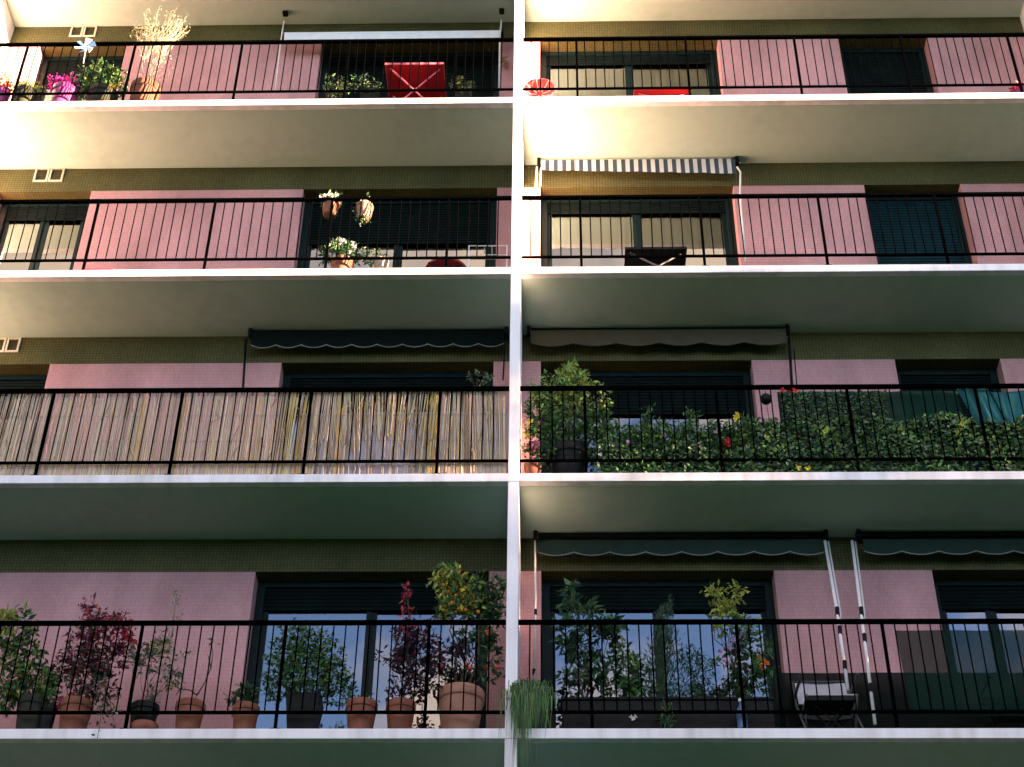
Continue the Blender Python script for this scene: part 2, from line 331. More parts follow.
for k in range(K0, K1):
    for bay, (x0, x1) in BAY.items():
        z = k*H; ops = OPEN[bay]
        b = MB(); e = [x0]+[q for o in ops for q in o]+[x1]
        for i in range(0, len(e), 2):
            b = MB(); b.box(e[i], e[i+1], W, W+DEPTH, z-T, z+TOP); b.build('wall', 'pink', bld)
        small = bay == 0
        sz = z+0.0
        if bay == 0:
            b = MB(); b.box(ops[0][0], ops[0][1], W+REC+0.02, W+DEPTH, z-T, z+0.80); b.build('wall', 'pink', bld)
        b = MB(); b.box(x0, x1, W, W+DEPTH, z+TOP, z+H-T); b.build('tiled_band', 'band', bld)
        # dark room behind
        b = MB()
        ry0, ry1 = W+DEPTH, W+3.2
        vs = [(x0, ry0, z), (x1, ry0, z), (x1, ry0, z+2.6), (x0, ry0, z+2.6), (x0, ry1, z), (x1, ry1, z), (x1, ry1, z+2.6), (x0, ry1, z+2.6)]
        b.add(vs, [(0, 1, 5, 4), (3, 7, 6, 2), (0, 4, 7, 3), (1, 2, 6, 5), (4, 5, 6, 7)])
        b.build('room', 'room', bld)
        for wi, (a, c) in enumerate(ops):
            yb = W+REC; zb = z+(0.80 if (bay == 0 and wi == 0) else 0.0); zt = z+TOP
            fw = 0.085
            b = MB(); b.box(a, a+fw, yb, yb+.09, zb, zt); b.box(c-fw, c, yb, yb+.09, zb, zt)
            b.box(a+fw, c-fw, yb, yb+.09, zt-.07, zt); b.box(a+fw, c-fw, yb, yb+.09, zb, zb+.06)
            win = b.build('window', 'frame', bld, bevel=0.003)
            dr = drop.get((k, bay, wi), .35)
            s = MB(); n = int(dr/0.045); zz = zt-.07
            for i in range(n):
                s.add([(a+fw, yb+.030, zz-i*.045), (c-fw, yb+.030, zz-i*.045), (c-fw, yb+.020, zz-i*.045-.04), (a+fw, yb+.020, zz-i*.045-.04),
                       (a+fw, yb+.030, zz-i*.045-.045), (c-fw, yb+.030, zz-i*.045-.045)], [(0, 3, 2, 1), (3, 4, 5, 2)])
            s.build('roller_shutter', 'shutterteal' if (k, bay, wi) == (2, 1, 1) else 'shutter', win)
            nm = 2
            wdt = (c-a-2*fw)/nm
            for i in range(nm):
                p0 = a+fw+i*wdt; p1 = p0+wdt; ys = yb+.045+.012*(i % 2); sw = 0.055
                m = MB(); m.box(p0, p0+sw, ys, ys+.03, zb+.06, zt-.07); m.box(p1-sw, p1, ys, ys+.03, zb+.06, zt-.07)
                m.box(p0+sw, p1-sw, ys, ys+.03, zb+.06, zb+.13); m.box(p0+sw, p1-sw, ys, ys+.03, zt-.13, zt-.07)
                m.build('sash', 'frame', win)
                g = MB(); g.add([(p0+sw, ys+.015, zb+.13), (p1-sw, ys+.015, zb+.13), (p1-sw, ys+.015, zt-.13), (p0+sw, ys+.015, zt-.13)], [(0, 1, 2, 3)])
                g.build('pane', 'glass', win)
# core of the building behind the rooms and the roof above
b = MB(); b.box(xa, xb, W+3.25, W+12, GROUND-.1, K1*H+.4); b.build('core_wall', 'stonewash', bld)
b = MB(); b.box(xa, xb, W, W+3.25, K1*H-T, K1*H+.4); b.build('roof_edge', 'stonewash', bld)
b = MB(); b.box(xa, xb, W, W+3.25, GROUND-.1, K0*H-T); b.build('base_wall', 'stonewash', bld)
# ventilation grilles in the tiled band
for (px0, py0, px1, py1) in [(72, 26.5, 95, 37), (36.5, 168.5, 62, 182), (-6, 338.5, 18, 352.5)]:
    p = at(px0, py0, W); q = at(px1, py1, W); x0, x1 = p.x, q.x; z1, z0 = p.z, q.z
    b = MB(); t = 0.022; xm = (x0+x1)/2
    for (u0, u1) in ((x0, xm-.006), (xm+.006, x1)):
        b.box(u0, u1, W-.018, W-.002, z1-t, z1); b.box(u0, u1, W-.018, W-.002, z0, z0+t)
        b.box(u0, u0+t, W-.018, W-.002, z0+t, z1-t); b.box(u1-t, u1, W-.018, W-.002, z0+t, z1-t)
    o = b.build('vent_grille', 'vent', bld)
    b = MB()
    for (u0, u1) in ((x0, xm-.006), (xm+.006, x1)):
        for i in range(5):
            zz = z0+t+(z1-z0-2*t)*(i+.1)/5
            b.add([(u0+t, W-.012, zz), (u1-t, W-.012, zz), (u1-t, W-.003, zz+.02), (u0+t, W-.003, zz+.02)], [(0, 1, 2, 3)])
    b.build('vent_slats', 'ventdark', o)

# ------------------------------------------------------------------ railings
RT, RL, RY = 1.105, 0.1745, 0.032
FL = ['lowest', 'second', 'third', 'top']
desc = {(0, 0): 'black iron railing in front of the potted plants on the bottom left balcony',
        (0, 1): 'black iron railing on the bottom right balcony with the trailing grass and white poles',
        (1, 0): 'black iron railing lined with the straw coloured reed screen',
        (1, 1): 'black iron railing covered from behind by leafy ivy and teal cloth',
        (2, 0): 'black iron railing with two hanging flowerpots near its right end',
        (2, 1): 'black iron railing below the striped awning and in front of the black table',
        (3, 0): 'black iron railing of the top left balcony in front of the red table',
        (3, 1): 'black iron railing of the top right balcony in front of the coral round seat'}
post_me = bal_me = None
def copy_into(src, parent, dx):
    o = src.copy(); COL.objects.link(o); o.parent = parent
    o.matrix_parent_inverse = Matrix.Identity(4); o.location = dx
    return o
mbb = MB(); mbb.tube([(0, 0, RL), (0, 0, RT-.015)], 0.0068, 6)
mbp = MB(); mbp.box(-.014, .014, -.014, .014, 0.0, RT-.015); mbp.box(-.04, .04, -.03, .03, 0.0, .008)
bal_proto = post_proto = None
for k in range(4):
    for s, (x0, x1, posts) in enumerate([(XL, -HD, (-6.22, -4.85, -3.49, -2.13, -0.78)), (HD, XR, (0.73, 2.10, 3.46, 4.79, 6.12))]):
        r = thing('balcony_railing', ((x0+x1)/2, RY, k*H), desc[(k, s)], 'railing', 'balcony railings')
        b = MB(); b.box(x0+.002, x1-.002, RY-.024, RY+.024, k*H+RT-.018, k*H+RT+.018); b.build('top_rail', 'iron', r, bevel=.004)
        b = MB(); b.box(x0+.002, x1-.002, RY-.012, RY+.012, k*H+RL-.014, k*H+RL+.014); b.build('bottom_rail', 'iron', r, bevel=.003)
        for px in posts:
            if post_proto is None:
                post_proto = mbp.build('post', 'iron', r); post_proto.matrix_parent_inverse = Matrix.Identity(4); post_proto.location = (px-r.location.x, 0, 0)
            else: copy_into(post_proto, r, (px-r.location.x, 0, 0))
        sp = 1.363/12; p0 = posts[0]
        n0 = int((x0-p0)/sp)-1; i = n0
        xs = []
        edges = [x0]+list(posts)+[x1]
        for a, c in zip(edges[:-1], edges[1:]):
            if a == x0: q = [c-sp*j for j in range(1, 20) if c-sp*j > x0+.05]
            elif c == x1: q = [a+sp*j for j in range(1, 20) if a+sp*j < x1-.05]
            else: q = [a+(c-a)*j/12 for j in range(1, 12)]
            xs += q
        for x in sorted(xs):
            if bal_proto is None:
                bal_proto = mbb.build('baluster', 'iron', r); bal_proto.matrix_parent_inverse = Matrix.Identity(4); bal_proto.location = (x-r.location.x, 0, 0)
            else:
                o = copy_into(bal_proto, r, (x-r.location.x, 0, 0))
                o.rotation_euler = (random.gauss(0, .003), random.gauss(0, .005), 0)

# ------------------------------------------------------------------ plants
def pot(th, X, Y, Z, rt, h, mat, rb=None, square=False, rim=True):
    rb = rb or rt*0.72; b = MB()
    if square:
        n = 4
        vs = []
        for (r, z) in ((rb, 0), (rt, h), (rt*.9, h), (rt*.85, h-.04)):
            vs += [(X+sx*r, Y+sy*r, Z+z) for sx, sy in ((-1, -1), (1, -1), (1, 1), (-1, 1))]
        fs = [(3, 2, 1, 0)]+[(i*4+j, i*4+(j+1) % 4, i*4+4+(j+1) % 4, i*4+4+j) for i in range(3) for j in range(4)]
        b.add(vs, fs); p = b.build('pot', mat, th)
        c = MB(); q = rt*.86; c.add([(X-q, Y-q, Z+h-.035), (X+q, Y-q, Z+h-.035), (X+q, Y+q, Z+h-.035), (X-q, Y+q, Z+h-.035)], [(0, 1, 2, 3)])
        c.build('soil', 'soil', p); return p
    b.lathe((X, Y, Z), [(1e-4, 0), (rb*.96, 0), (rb, .01), (rb+(rt*.94-rb)*.5, h*.42), (rt*.93, h*.80), (rt*.88, h*.98), (rt*.82, h-.03)], 28)
    p = b.build('pot', mat, th, smooth=True)
    if rim:
        c = MB(); c.lathe((X, Y, Z), [(rt*.93, h*.79), (rt*.985, h*.80), (rt, h*.83), (rt, h*.97), (rt*.97, h), (rt*.88, h), (rt*.86, h*.95)], 28)
        c.build('rim', mat, p, smooth=True)
    c = MB(); c.lathe((X, Y, Z), [(1e-4, h-.025), (rt*.5, h-.022), (rt*.87, h-.035)], 20); c.build('soil', 'soil', p)
    return p

def wob(p, q, amp, n=5):
    p = Vector(p); q = Vector(q); out = []
    for i in range(n+1):
        t = i/n; o = p.lerp(q, t)
        if 0 < i < n: o += Vector((random.gauss(0, amp), random.gauss(0, amp*.6), random.gauss(0, amp*.4)))
        out.append(o)
    return out

def foliage(th, clumps, Y, root, leafL, mats, name='foliage', stem='stem', wratio=0.45, droop=0.2, stems=True, sr=0.006, ydepth=0.8, extra=None, ylim=(0.06, 0.98)):
    """clumps: (px, py, rx px, ry px, n, material weights or index)"""
    fb = MB(); sb = MB()
    for cl in clumps:
        px, py, rx, ry, n = cl[:5]; n = int(n*1.7); mi = cl[5] if len(cl) > 5 else None
        c = at(px, py, Y); s = mpp(px, py, Y)
        # vertical foreshortening: metres per pixel along Z
        sz = (at(px, py-1, Y)-c).z
        rX = rx*s; rZ = ry*sz; rY = min(rX*ydepth, 0.42)
        twigs = []
        nt = max(2, int(n/14))
        for i in range(nt):
            d = rv(); rr = random.random()**0.4
            twigs.append(Vector((c.x+d.x*rX*rr, min(max(Y+d.y*rY*rr, ylim[0]), ylim[1]), c.z+d.z*rZ*rr)))
        if stems:
            sb.tube(wob(root, c, (c-Vector(root)).length*.04), sr, 5, r2=sr*.5)
            for tw in twigs[:max(4, nt//2)]:
                sb.tube(wob(c+rv()*rX*.15, tw, .01, 3), sr*.45, 4, r2=sr*.2, cap=False)
        for i in range(n):
            tw = random.choice(twigs)
            p = tw+rv()*random.random()*min(rX, .09)
            p.y = min(max(p.y, ylim[0]), ylim[1])
            d = (rv()+(p-c).normalized()*.6+Vector((0, 0, -droop)))
            k = mi if isinstance(mi, int) else random.choices(range(len(mats)), weights=mi or [1]*len(mats))[0]
            L = leafL*random.choice((.55, .8, 1, 1, 1.2, 1.4))*random.uniform(.85, 1.15)
            fb.leaf(p, d, rv()+Vector((0, -.3, .6)), L, L*wratio*random.uniform(.8, 1.2), k)
    f = fb.build(name, mats, th)
    if stems and sb.v: sb.build('stem', stem, th, smooth=True)
    return f

def flowers(th, spots, Y, r, mat, name='flower', petals=6):
    """one mesh per flower"""
    out = []
    for (px, py) in spots:
        c = at(px, py, Y+random.uniform(-.06, .06)); b = MB()
        for i in range(petals):
            a = 2*pi*i/petals+random.random()
            d = Vector((math.cos(a), -.5+random.uniform(-.2, .2), math.sin(a)))
            b.leaf(c, d, Vector((0, -1, .2)), r*random.uniform(.8, 1.2), r*.7, 0)
        for i in range(3): b.leaf(c, rv(), rv(), r*.7, r*.5, 0)
        out.append(b.build(name, mat, th))
    return out

def potted(name, label, cat, k, px0, px1, pytop, Y, mat, group='potted plants on the balconies', square=False, rim=True, taper=None):
    """an Empty on the slab with a pot whose top edge spans px0..px1 at pytop"""
    c = at((px0+px1)/2, pytop, Y); s = mpp((px0+px1)/2, pytop, Y)
    rt = (px1-px0)/2*s; h = max(.1, c.z-k*H)
    th = thing(name, (c.x, Y, k*H), label, cat, group)
    pot(th, c.x, Y, k*H, rt, h, mat, rb=(rt*taper if taper else None), square=square, rim=rim)
    return th, Vector((c.x, Y, k*H+h-.03))

# ---- bottom left balcony
th, rt = potted('potted_shrub', 'lanky green shrub with lime tips in an olive pot, leftmost on the bottom left balcony', 'plant', 0, 19, 50, 700, .24, 'olivepot')
foliage(th, [(8, 614, 9, 9, 70, 2), (18, 625, 16, 12, 90), (6, 640, 14, 12, 80), (25, 650, 14, 14, 90), (30, 672, 14, 16, 90), (10, 665, 12, 14, 50), (14, 690, 14, 12, 60), (34, 690, 13, 12, 70), (5, 700, 9, 10, 40)], .24, rt, .075, ['l_dark', 'l_mid', 'l_lime'], )
th, rt = potted('potted_shrub', 'small bright green upright plant between the olive pot and the red leaved shrub', 'plant', 0, 42, 58, 706, .2, 'blackpot')
foliage(th, [(47, 683, 8, 14, 130), (49, 700, 10, 12, 90, 0)], .2, rt, .05, ['l_mid', 'l_light'])
th, rt = potted('potted_shrub', 'tall shrub with red and maroon leaves in a terracotta pot on the bottom left balcony', 'plant', 0, 61, 94, 703, .22, 'terracotta')
foliage(th, [(95, 616, 12, 12, 90, [0, 1, 1]), (112, 626, 16, 14, 160, [1, 1, 2]), (128, 640, 8, 14, 70, [0, 0, 3]), (88, 640, 20, 16, 200, [2, 4, 2]), (108, 658, 22, 18, 240, [2, 5, 1]), (80, 662, 18, 18, 200, [2, 4, .6]),
              (62, 672, 14, 18, 120, [2, 3, .4]), (100, 684, 20, 16, 160, [3, 4, .4]), (82, 690, 14, 10, 90, [3, 2, .5]), (66, 704, 8, 5, 40, 2)], .22, rt, .055, ['l_dark', 'l_maroon', 'l_red'])
# trailing vine over the edge
v0 = at(100, 700, .08)
th = thing('trailing_vine', (v0.x, .08, 0), 'straggly vine trailing over the white slab edge beneath the red leaved shrub', 'plant')
vb = MB(); sb = MB()
pts = [at(100, 690, .10), at(102, 708, .02), at(100, 724, -.02), at(97, 740, -.03), at(98, 764, -.03)]
sb.tube(pts, .003, 5); sb.tube([at(100, 690, .1), at(110, 705, .0), at(114, 722, -.02)], .003, 5); sb.build('stem', 'stem', th)
for i in range(90):
    t = random.random()**1.6; q = pts[0].lerp(pts[2], t)+rv()*.07
    if random.random() < .3: q = at(110+random.gauss(0, 5), 712+random.gauss(0, 7), -.01)
    vb.leaf(q, rv()+Vector((0, -.3, -.4)), rv(), .05, .025, random.choice((0, 0, 1, 2)))
for py in (735, 744, 762, 764): vb.leaf(at(97+random.uniform(-2, 2), py, -.03), rv()+Vector((0, -.3, -.6)), rv(), .045, .024, 0)
vb.build('foliage', ['l_dark', 'l_maroon', 'l_grey'], th)
th, rt = potted('potted_shrub', 'sprawling grey green plant with a tall pale flower spike in a black pot', 'plant', 0, 131, 160, 706, .2, 'blackpot')
foliage(th, [(150, 655, 20, 12, 110, [4, 1, 0]), (163, 648, 14, 10, 90, [1, 1, 2]), (178, 668, 10, 16, 60, [4, 1, 0]), (140, 665, 10, 12, 60, [4, 1, 0]), (160, 635, 10, 8, 30, 0), (152, 690, 6, 14, 30, 0), (168, 682, 12, 10, 40)], .2, rt, .045, ['l_grey', 'l_mid', 'l_lime'], sr=.004)
fb = MB()
for i in range(70):
    t = random.random(); q = at(177+random.gauss(0, 3+3*t), 590+32*t, .2); fb.leaf(q, rv(), rv(), .028, .02, 0)
fb.build('flower_spike', 'l_straw', th)
fb = MB(); fb.tube([rt, at(170, 650, .2), at(177, 590, .2)], .003, 5); fb.build('flower_stalk', 'greenstem', th)
o = MB(); c = at(146, 716, .10)
th = thing('saucer', (c.x, .12, 0), 'orange clay saucer standing in front of the black pot on the bottom left balcony', 'saucer')
o.lathe((c.x, .12, 0), [(1e-4, 0), (.10, 0), (.125, .09), (.115, .09), (.09, .02)], 24); o.build('dish', 'terracotta', th, smooth=True)
th, rt = potted('bare_shrub', 'nearly leafless forked shrub in a terracotta pot', 'plant', 0, 176, 206, 704, .2, 'terracotta')
sb = MB()
kn = at(197, 695, .2)
for pl in ([rt, kn], [kn, at(204, 684, .2), at(211, 668, .21), at(213, 654, .2), at(211, 640, .2)], [kn, at(190, 690, .2), at(180, 689, .19), at(172, 683, .18), at(169, 676, .18)], [at(211, 668, .21), at(208, 655, .22)], [at(180, 689, .19), at(176, 695, .2)]):
    sb.tube(pl, .008, 6, r2=.003)
sb.build('stem', 'stem', th, smooth=True)
foliage(th, [(170, 676, 6, 5, 12), (212, 642, 4, 4, 6)], .2, rt, .04, ['l_grey'], stems=False)
th, rt = potted('potted_plant', 'low sparse green plant in a terracotta pot just left of the bushy green shrub', 'plant', 0, 233, 260, 707, .2, 'terracotta')
foliage(th, [(240, 700, 9, 7, 45), (249, 692, 8, 10, 60), (232, 700, 8, 7, 25)], .2, rt, .055, ['l_dark', 'l_teal', 'l_mid'], sr=.004)
th, rt = potted('potted_shrub', 'big round bushy green shrub in a black square pot before the lit door', 'plant', 0, 288, 322, 700, .26, 'blackpot', square=True, rim=False)
foliage(th, [(300, 640, 22, 14, 330), (285, 658, 20, 16, 300), (320, 655, 22, 18, 330), (305, 672, 30, 18, 430), (333, 676, 18, 16, 230), (278, 682, 18, 16, 220), (310, 692, 28, 10, 230, [3, 1, 0]), (338, 692, 12, 10, 80)], .26, rt, .042, ['l_dark', 'l_mid', 'l_light'], wratio=.55)
th, rt = potted('potted_plant', 'terracotta pot with a few white blooms, just right of the bushy shrub', 'plant', 0, 346, 378, 704, .2, 'terracotta')
foliage(th, [(352, 700, 8, 6, 40), (370, 700, 8, 6, 40), (346, 692, 8, 8, 30)], .2, rt, .045, ['l_dark', 'l_mid'], sr=.003)
flowers(th, [(360, 701), (364, 703), (368, 700), (357, 702)], .2, .03, 'p_white')
th, rt = potted('potted_shrub', 'tall dark purple leaved shrub in a terracotta pot beside the large pale pot', 'plant', 0, 386, 416, 704, .22, 'terracotta')
foliage(th, [(408, 600, 5, 14, 30, [0, 1, 2]), (408, 628, 10, 14, 80, [1, 1, 2]), (398, 640, 18, 12, 110, [3, 1, 0]), (425, 640, 18, 16, 150, [3, 1, 1]), (392, 658, 14, 14, 90, [3, 1, 0]), (412, 662, 22, 18, 200, [3, 1, .3]),
              (440, 660, 16, 18, 150, [3, 1, .4]), (404, 685, 16, 16, 140, [3, 1, 0]), (428, 684, 14, 12, 80, [3, 1, 0]), (455, 655, 12, 16, 90, [3, 1, .4])], .22, rt, .055, ['l_purple', 'l_maroon', 'l_red'])
fb = MB()
for i in range(14): fb.ball(at(400+random.gauss(0, 6), 702, .2)+Vector((0, random.gauss(0, .04), 0)), .014, 6)
fb.build('pebbles', 'whitemetal', th)
th, rt = potted('citrus_tree', 'tall citrus tree with small orange fruit in the large pale clay pot', 'plant', 0, 437, 485, 693, .30, 'terrapale', taper=.7)
foliage(th, [(448, 580, 16, 12, 230, [0, 2, 3, 1]), (462, 590, 20, 14, 300, [0, 2, 3, 1]), (470, 604, 20, 12, 260, [1, 2, 2, 1]), (488, 588, 16, 16, 200, [3, 2, .4, 0]), (492, 606, 12, 14, 150, [3, 2, 0, 0]), (452, 610, 16, 8, 120, [2, 2, 1, 1]),
              (486, 630, 14, 16, 120, [3, 1, 0, 0]), (470, 640, 14, 14, 60, [3, 1, 0, 0]), (492, 660, 10, 18, 70, [3, 1, 0, 0]), (478, 668, 10, 14, 40, [3, 1, 0, 0])], .30, rt, .062, ['l_dark', 'l_mid', 'l_lime', 'l_yellow'], sr=.009)
for (px, py, mt) in [(456, 596, 0), (463, 602, 0), (470, 598, 0), (459, 609, 0), (466, 610, 0), (473, 607, 0), (449, 592, 0), (478, 612, 0), (452, 603, 0), (461, 590, 0), (443, 585, 0), (476, 602, 0), (468, 588, 0), (487, 632, 1), (488, 634, 0), (470, 668, 1), (485, 667, 1), (497, 667, 1), (466, 664, 1)]:
    fb = MB(); fb.ball(at(px, py, .24), .021 if mt == 0 else .024, 8); fb.build('fruit', 'fruit' if mt == 0 else 'fruitred', th, smooth=True)

# ---- bottom right balcony
g0 = at(531, 690, .05)
th = thing('trailing_grass', (g0.x, .05, 0), 'grassy plant spilling over the slab edge beside the white dividing wall', 'plant')
b = MB(); b.box(g0.x-.15, g0.x+.16, .055, .20, 0.02, .22); b.build('planter', 'blackpot', th, bevel=.01)
gb = MB()
for i in range(1300):
    px = random.gauss(530, 8); t = random.random()
    p = at(px, 690+random.uniform(-4, 10), .03+random.uniform(-.03, .10)); Lh = random.choice((.10, .18, .25, .32, .42) if px > 529 else (.14, .25, .4, .55, .75))*random.uniform(.5, 1.2)
    e = p+Vector((random.gauss(-.015, .035), random.uniform(-.10, -.02), random.gauss(.0, .03)))
    q = e+Vector((random.gauss(-.01, .03), random.uniform(-.03, .02), -Lh))
    mi = random.choices((0, 1, 2, 3), (3, 4, 2.5, .5 if Lh > .3 else .1))[0]
    wd = .0035
    gb.add([p+Vector((-wd, 0, 0)), p+Vector((wd, 0, 0)), e+Vector((wd, 0, 0)), e+Vector((-wd, 0, 0)), q], [(0, 1, 2, 3), (3, 2, 4)], mi)
for i in range(160):
    p = at(random.uniform(520, 548), 692, .1); q = p+Vector((random.gauss(0, .04), random.gauss(0, .04), random.uniform(.03, .12)))
    gb.add([p+Vector((-.003, 0, 0)), p+Vector((.003, 0, 0)), q], [(0, 1, 2)], random.choice((0, 1, 2)))
gb.build('foliage', ['l_dark', 'l_mid', 'l_light', 'l_grey'], th)

p0 = at(562, 700, .3); p1 = at(770, 700, .3)
th = thing('planter_box', ((p0.x+p1.x)/2, .3, 0), 'long dark planter box packed with greenery on the bottom right balcony', 'planter')
b = MB(); b.box(p0.x, p1.x, .16, .44, .01, .36); b.box(p0.x-.015, p1.x+.015, .145, .455, .36, .39); b.build('trough', 'blackpot', th, bevel=.008)
def planted(name, label, clumps, Y, rootpx, leafL, mats, **kw):
    c = at(rootpx[0], rootpx[1], Y); root = Vector((c.x, Y, .38))
    t = thing(name, root, label, 'plant', 'plants in the long dark planter')
    foliage(t, clumps, Y, root, leafL, mats, **kw); return t
planted('leafy_shrub', 'broad leaved dark shrub, leftmost plant of the long planter', [(572, 592, 8, 12, 40), (580, 608, 16, 10, 60), (575, 626, 18, 12, 80), (600, 632, 22, 10, 110), (612, 622, 12, 8, 40), (570, 648, 14, 14, 70), (590, 652, 20, 14, 90), (580, 676, 20, 14, 100), (605, 672, 14, 14, 60), (615, 690, 18, 10, 70)], .28, (585, 700), .085, ['l_dark', 'l_dark', 'l_teal', 'l_mid'], wratio=.4)
planted('leafy_shrub', 'loose green shrub between the broad leaved shrub and the conifer', [(628, 655, 12, 14, 100), (638, 672, 16, 16, 150), (625, 690, 16, 10, 90), (645, 690, 14, 12, 90), (636, 700, 12, 8, 60, 2)], .26, (632, 700), .055, ['l_dark', 'l_mid', 'l_light'])
# conifer
c = at(664, 700, .28); root = Vector((c.x, .28, .42))
th = thing('conifer', root, 'narrow upright conifer rising above the rail at the middle of the long planter', 'plant', 'plants in the long dark planter')
fb = MB()
for i in range(2600):
    t = random.random()**.8; py = 606+t*104; hw = 5+22*t*(1.1-.35*t)
    p = at(664+random.gauss(0, hw*.5)+2*math.sin(py*.2), py, .28); p.y += random.gauss(0, hw*.004)
    p.y = min(max(p.y, .07), .6)
    fb.leaf(p, Vector((p.x-root.x, p.y-.28, .25))*2+rv()*.4+Vector((0, 0, .3)), rv(), random.uniform(.03, .075), .010, random.choices((0, 1, 2), (4, 3, 1))[0])
for i in range(60):
    p = at(671+random.gauss(0, 1.2), 596+random.random()*22, .28); fb.leaf(p, Vector((random.gauss(0, .3), random.gauss(0, .3), 1)), rv(), .05, .01, 1)
fb.build('foliage', ['l_dark', 'l_teal', 'l_mid'], th)
fb = MB(); fb.tube([root, at(664, 650, .28), at(668, 604, .28)], .012, 6, r2=.003); fb.build('stem', 'stem', th)
planted('leafy_shrub', 'feathery dark green shrub just right of the conifer', [(690, 660, 12, 14, 130), (704, 670, 14, 18, 170), (688, 690, 16, 12, 130), (708, 694, 14, 10, 110)], .26, (698, 700), .05, ['l_dark', 'l_teal', 'l_mid'], wratio=.25)
t = planted('leafy_shrub', 'tall shrub with yellow green top leaves and pink blossom in the long planter', [(718, 592, 9, 6, 34, 3), (733, 594, 8, 7, 34, 3), (726, 608, 12, 10, 60, 3), (716, 620, 8, 6, 26, 3), (730, 624, 14, 8, 60, [0, 1, 1, 2]), (745, 632, 14, 12, 90, [1, 2, 2, 0]), (758, 650, 12, 12, 80, [1, 2, 1, 0]), (735, 655, 16, 14, 100, [2, 2, 0, 0]), (748, 675, 18, 16, 150, [2, 2, .4, 0]), (730, 690, 14, 12, 110, [2, 1, 0, 0]), (765, 680, 8, 16, 60, [2, 1, .3, 0])], .27, (738, 700), .065, ['l_dark', 'l_mid', 'l_light', 'l_lime'])
flowers(t, [(733, 640), (738, 645), (729, 648), (742, 638)], .2, .045, 'p_lilac'); flowers(t, [(760, 660), (765, 663), (762, 668)], .2, .05, 'p_orange')
flowers(t, [(724, 657), (727, 663), (745, 668), (720, 652)], .2, .03, 'p_pink')
for (x, y, L) in [(668, 722, 30), (632, 716, 20)]: pass
th = thing('trailing_plant', at(664, 712, .08), 'small green trailer hanging over the slab edge under the conifer', 'plant')
foliage(th, [(664, 712, 8, 10, 70), (668, 724, 6, 6, 30), (660, 724, 5, 6, 24)], .06, at(664, 700, .12), .05, ['l_mid', 'l_dark'], wratio=.2, ylim=(-.03, .2), sr=.003)
th = thing('flower_pot', at(634, 718, .1), 'tiny pale blossoms poking out low beside the post under the loose shrub', 'flower')
flowers(th, [(631, 717), (635, 717), (633, 719)], .08, .025, 'p_white', petals=5)
# bottle
c = at(741, 708, .12)
th = thing('bottle', (c.x, .12, 0), 'blue plastic bottle standing behind the railing on the bottom right balcony', 'bottle')
b = MB(); b.lathe((c.x, .12, 0), [(1e-4, 0), (.045, 0), (.048, .02), (.048, .20), (.035, .26), (.016, .29), (.016, .32)], 18); b.build('body', 'blueplastic', th, smooth=True)
b = MB(); b.lathe((c.x, .12, .32), [(1e-4, .03), (.02, .03), (.02, 0), (.016, 0)], 14); b.build('cap', 'whitemetal', th)

# folding chair and little table
def chair(name, label, cat, X, Y, Z, fab, met, w=.46, back=.86, yaw=0, seat=.44, grp=None):
    t = thing(name, (X, Y, Z), label, cat, grp)
    c, s = math.cos(yaw), math.sin(yaw)
    def P(x, y, z): return Vector((X+c*x-s*y, Y+s*x+c*y, Z+z))
    hw = w/2
    b = MB()
    n = 8
    vs = []
    for i in range(n+1):
        u = -hw+.02+(w-.04)*i/n
        vs += [P(u, -.2, seat), P(u, .2, seat-.03-.02*math.sin(pi*i/n))]
    b.add(vs, [(2*i, 2*i+2, 2*i+3, 2*i+1) for i in range(n)]); o = b.build('seat', fab, t); m = o.modifiers.new('t', 'SOLIDIFY'); m.thickness = .012
    b = MB(); vs = []
    for i in range(n+1):
        u = -hw+.02+(w-.04)*i/n; bow = .03*math.sin(pi*i/n)
        vs += [P(u, .22+bow, seat+.12), P(u, .33+bow, back-.02*(abs(i-n/2)/(n/2))**3)]
    b.add(vs, [(2*i, 2*i+2, 2*i+3, 2*i+1) for i in range(n)]); o = b.build('backrest', fab, t); m = o.modifiers.new('t', 'SOLIDIFY'); m.thickness = .012
    for sx in (-1, 1):
        for pl in ([P(sx*hw, -.24, 0), P(sx*hw, .24, seat+.1), P(sx*hw, .34, back)], [P(sx*(hw-.03), .26, 0), P(sx*(hw-.03), -.2, seat)]):
            b = MB(); b.tube(pl, .011, 8); b.build('leg', met, t, smooth=True)
        b = MB(); b.tube([P(sx*hw, -.22, seat+.2), P(sx*hw, .28, seat+.22)], .014, 8); b.build('armrest', met, t, smooth=True)
    b = MB(); b.tube([P(-hw, .34, back), P(hw, .34, back)], .011, 8); b.build('frame', met, t, smooth=True)
    return t
c = at(821, 676, .62)
chair('folding_chair', 'pale canvas folding chair behind the dark table on the bottom right balcony', 'chair', c.x, .40, 0, 'c_canvas', 'legmetal', w=.52, back=c.z, grp='balcony chairs')
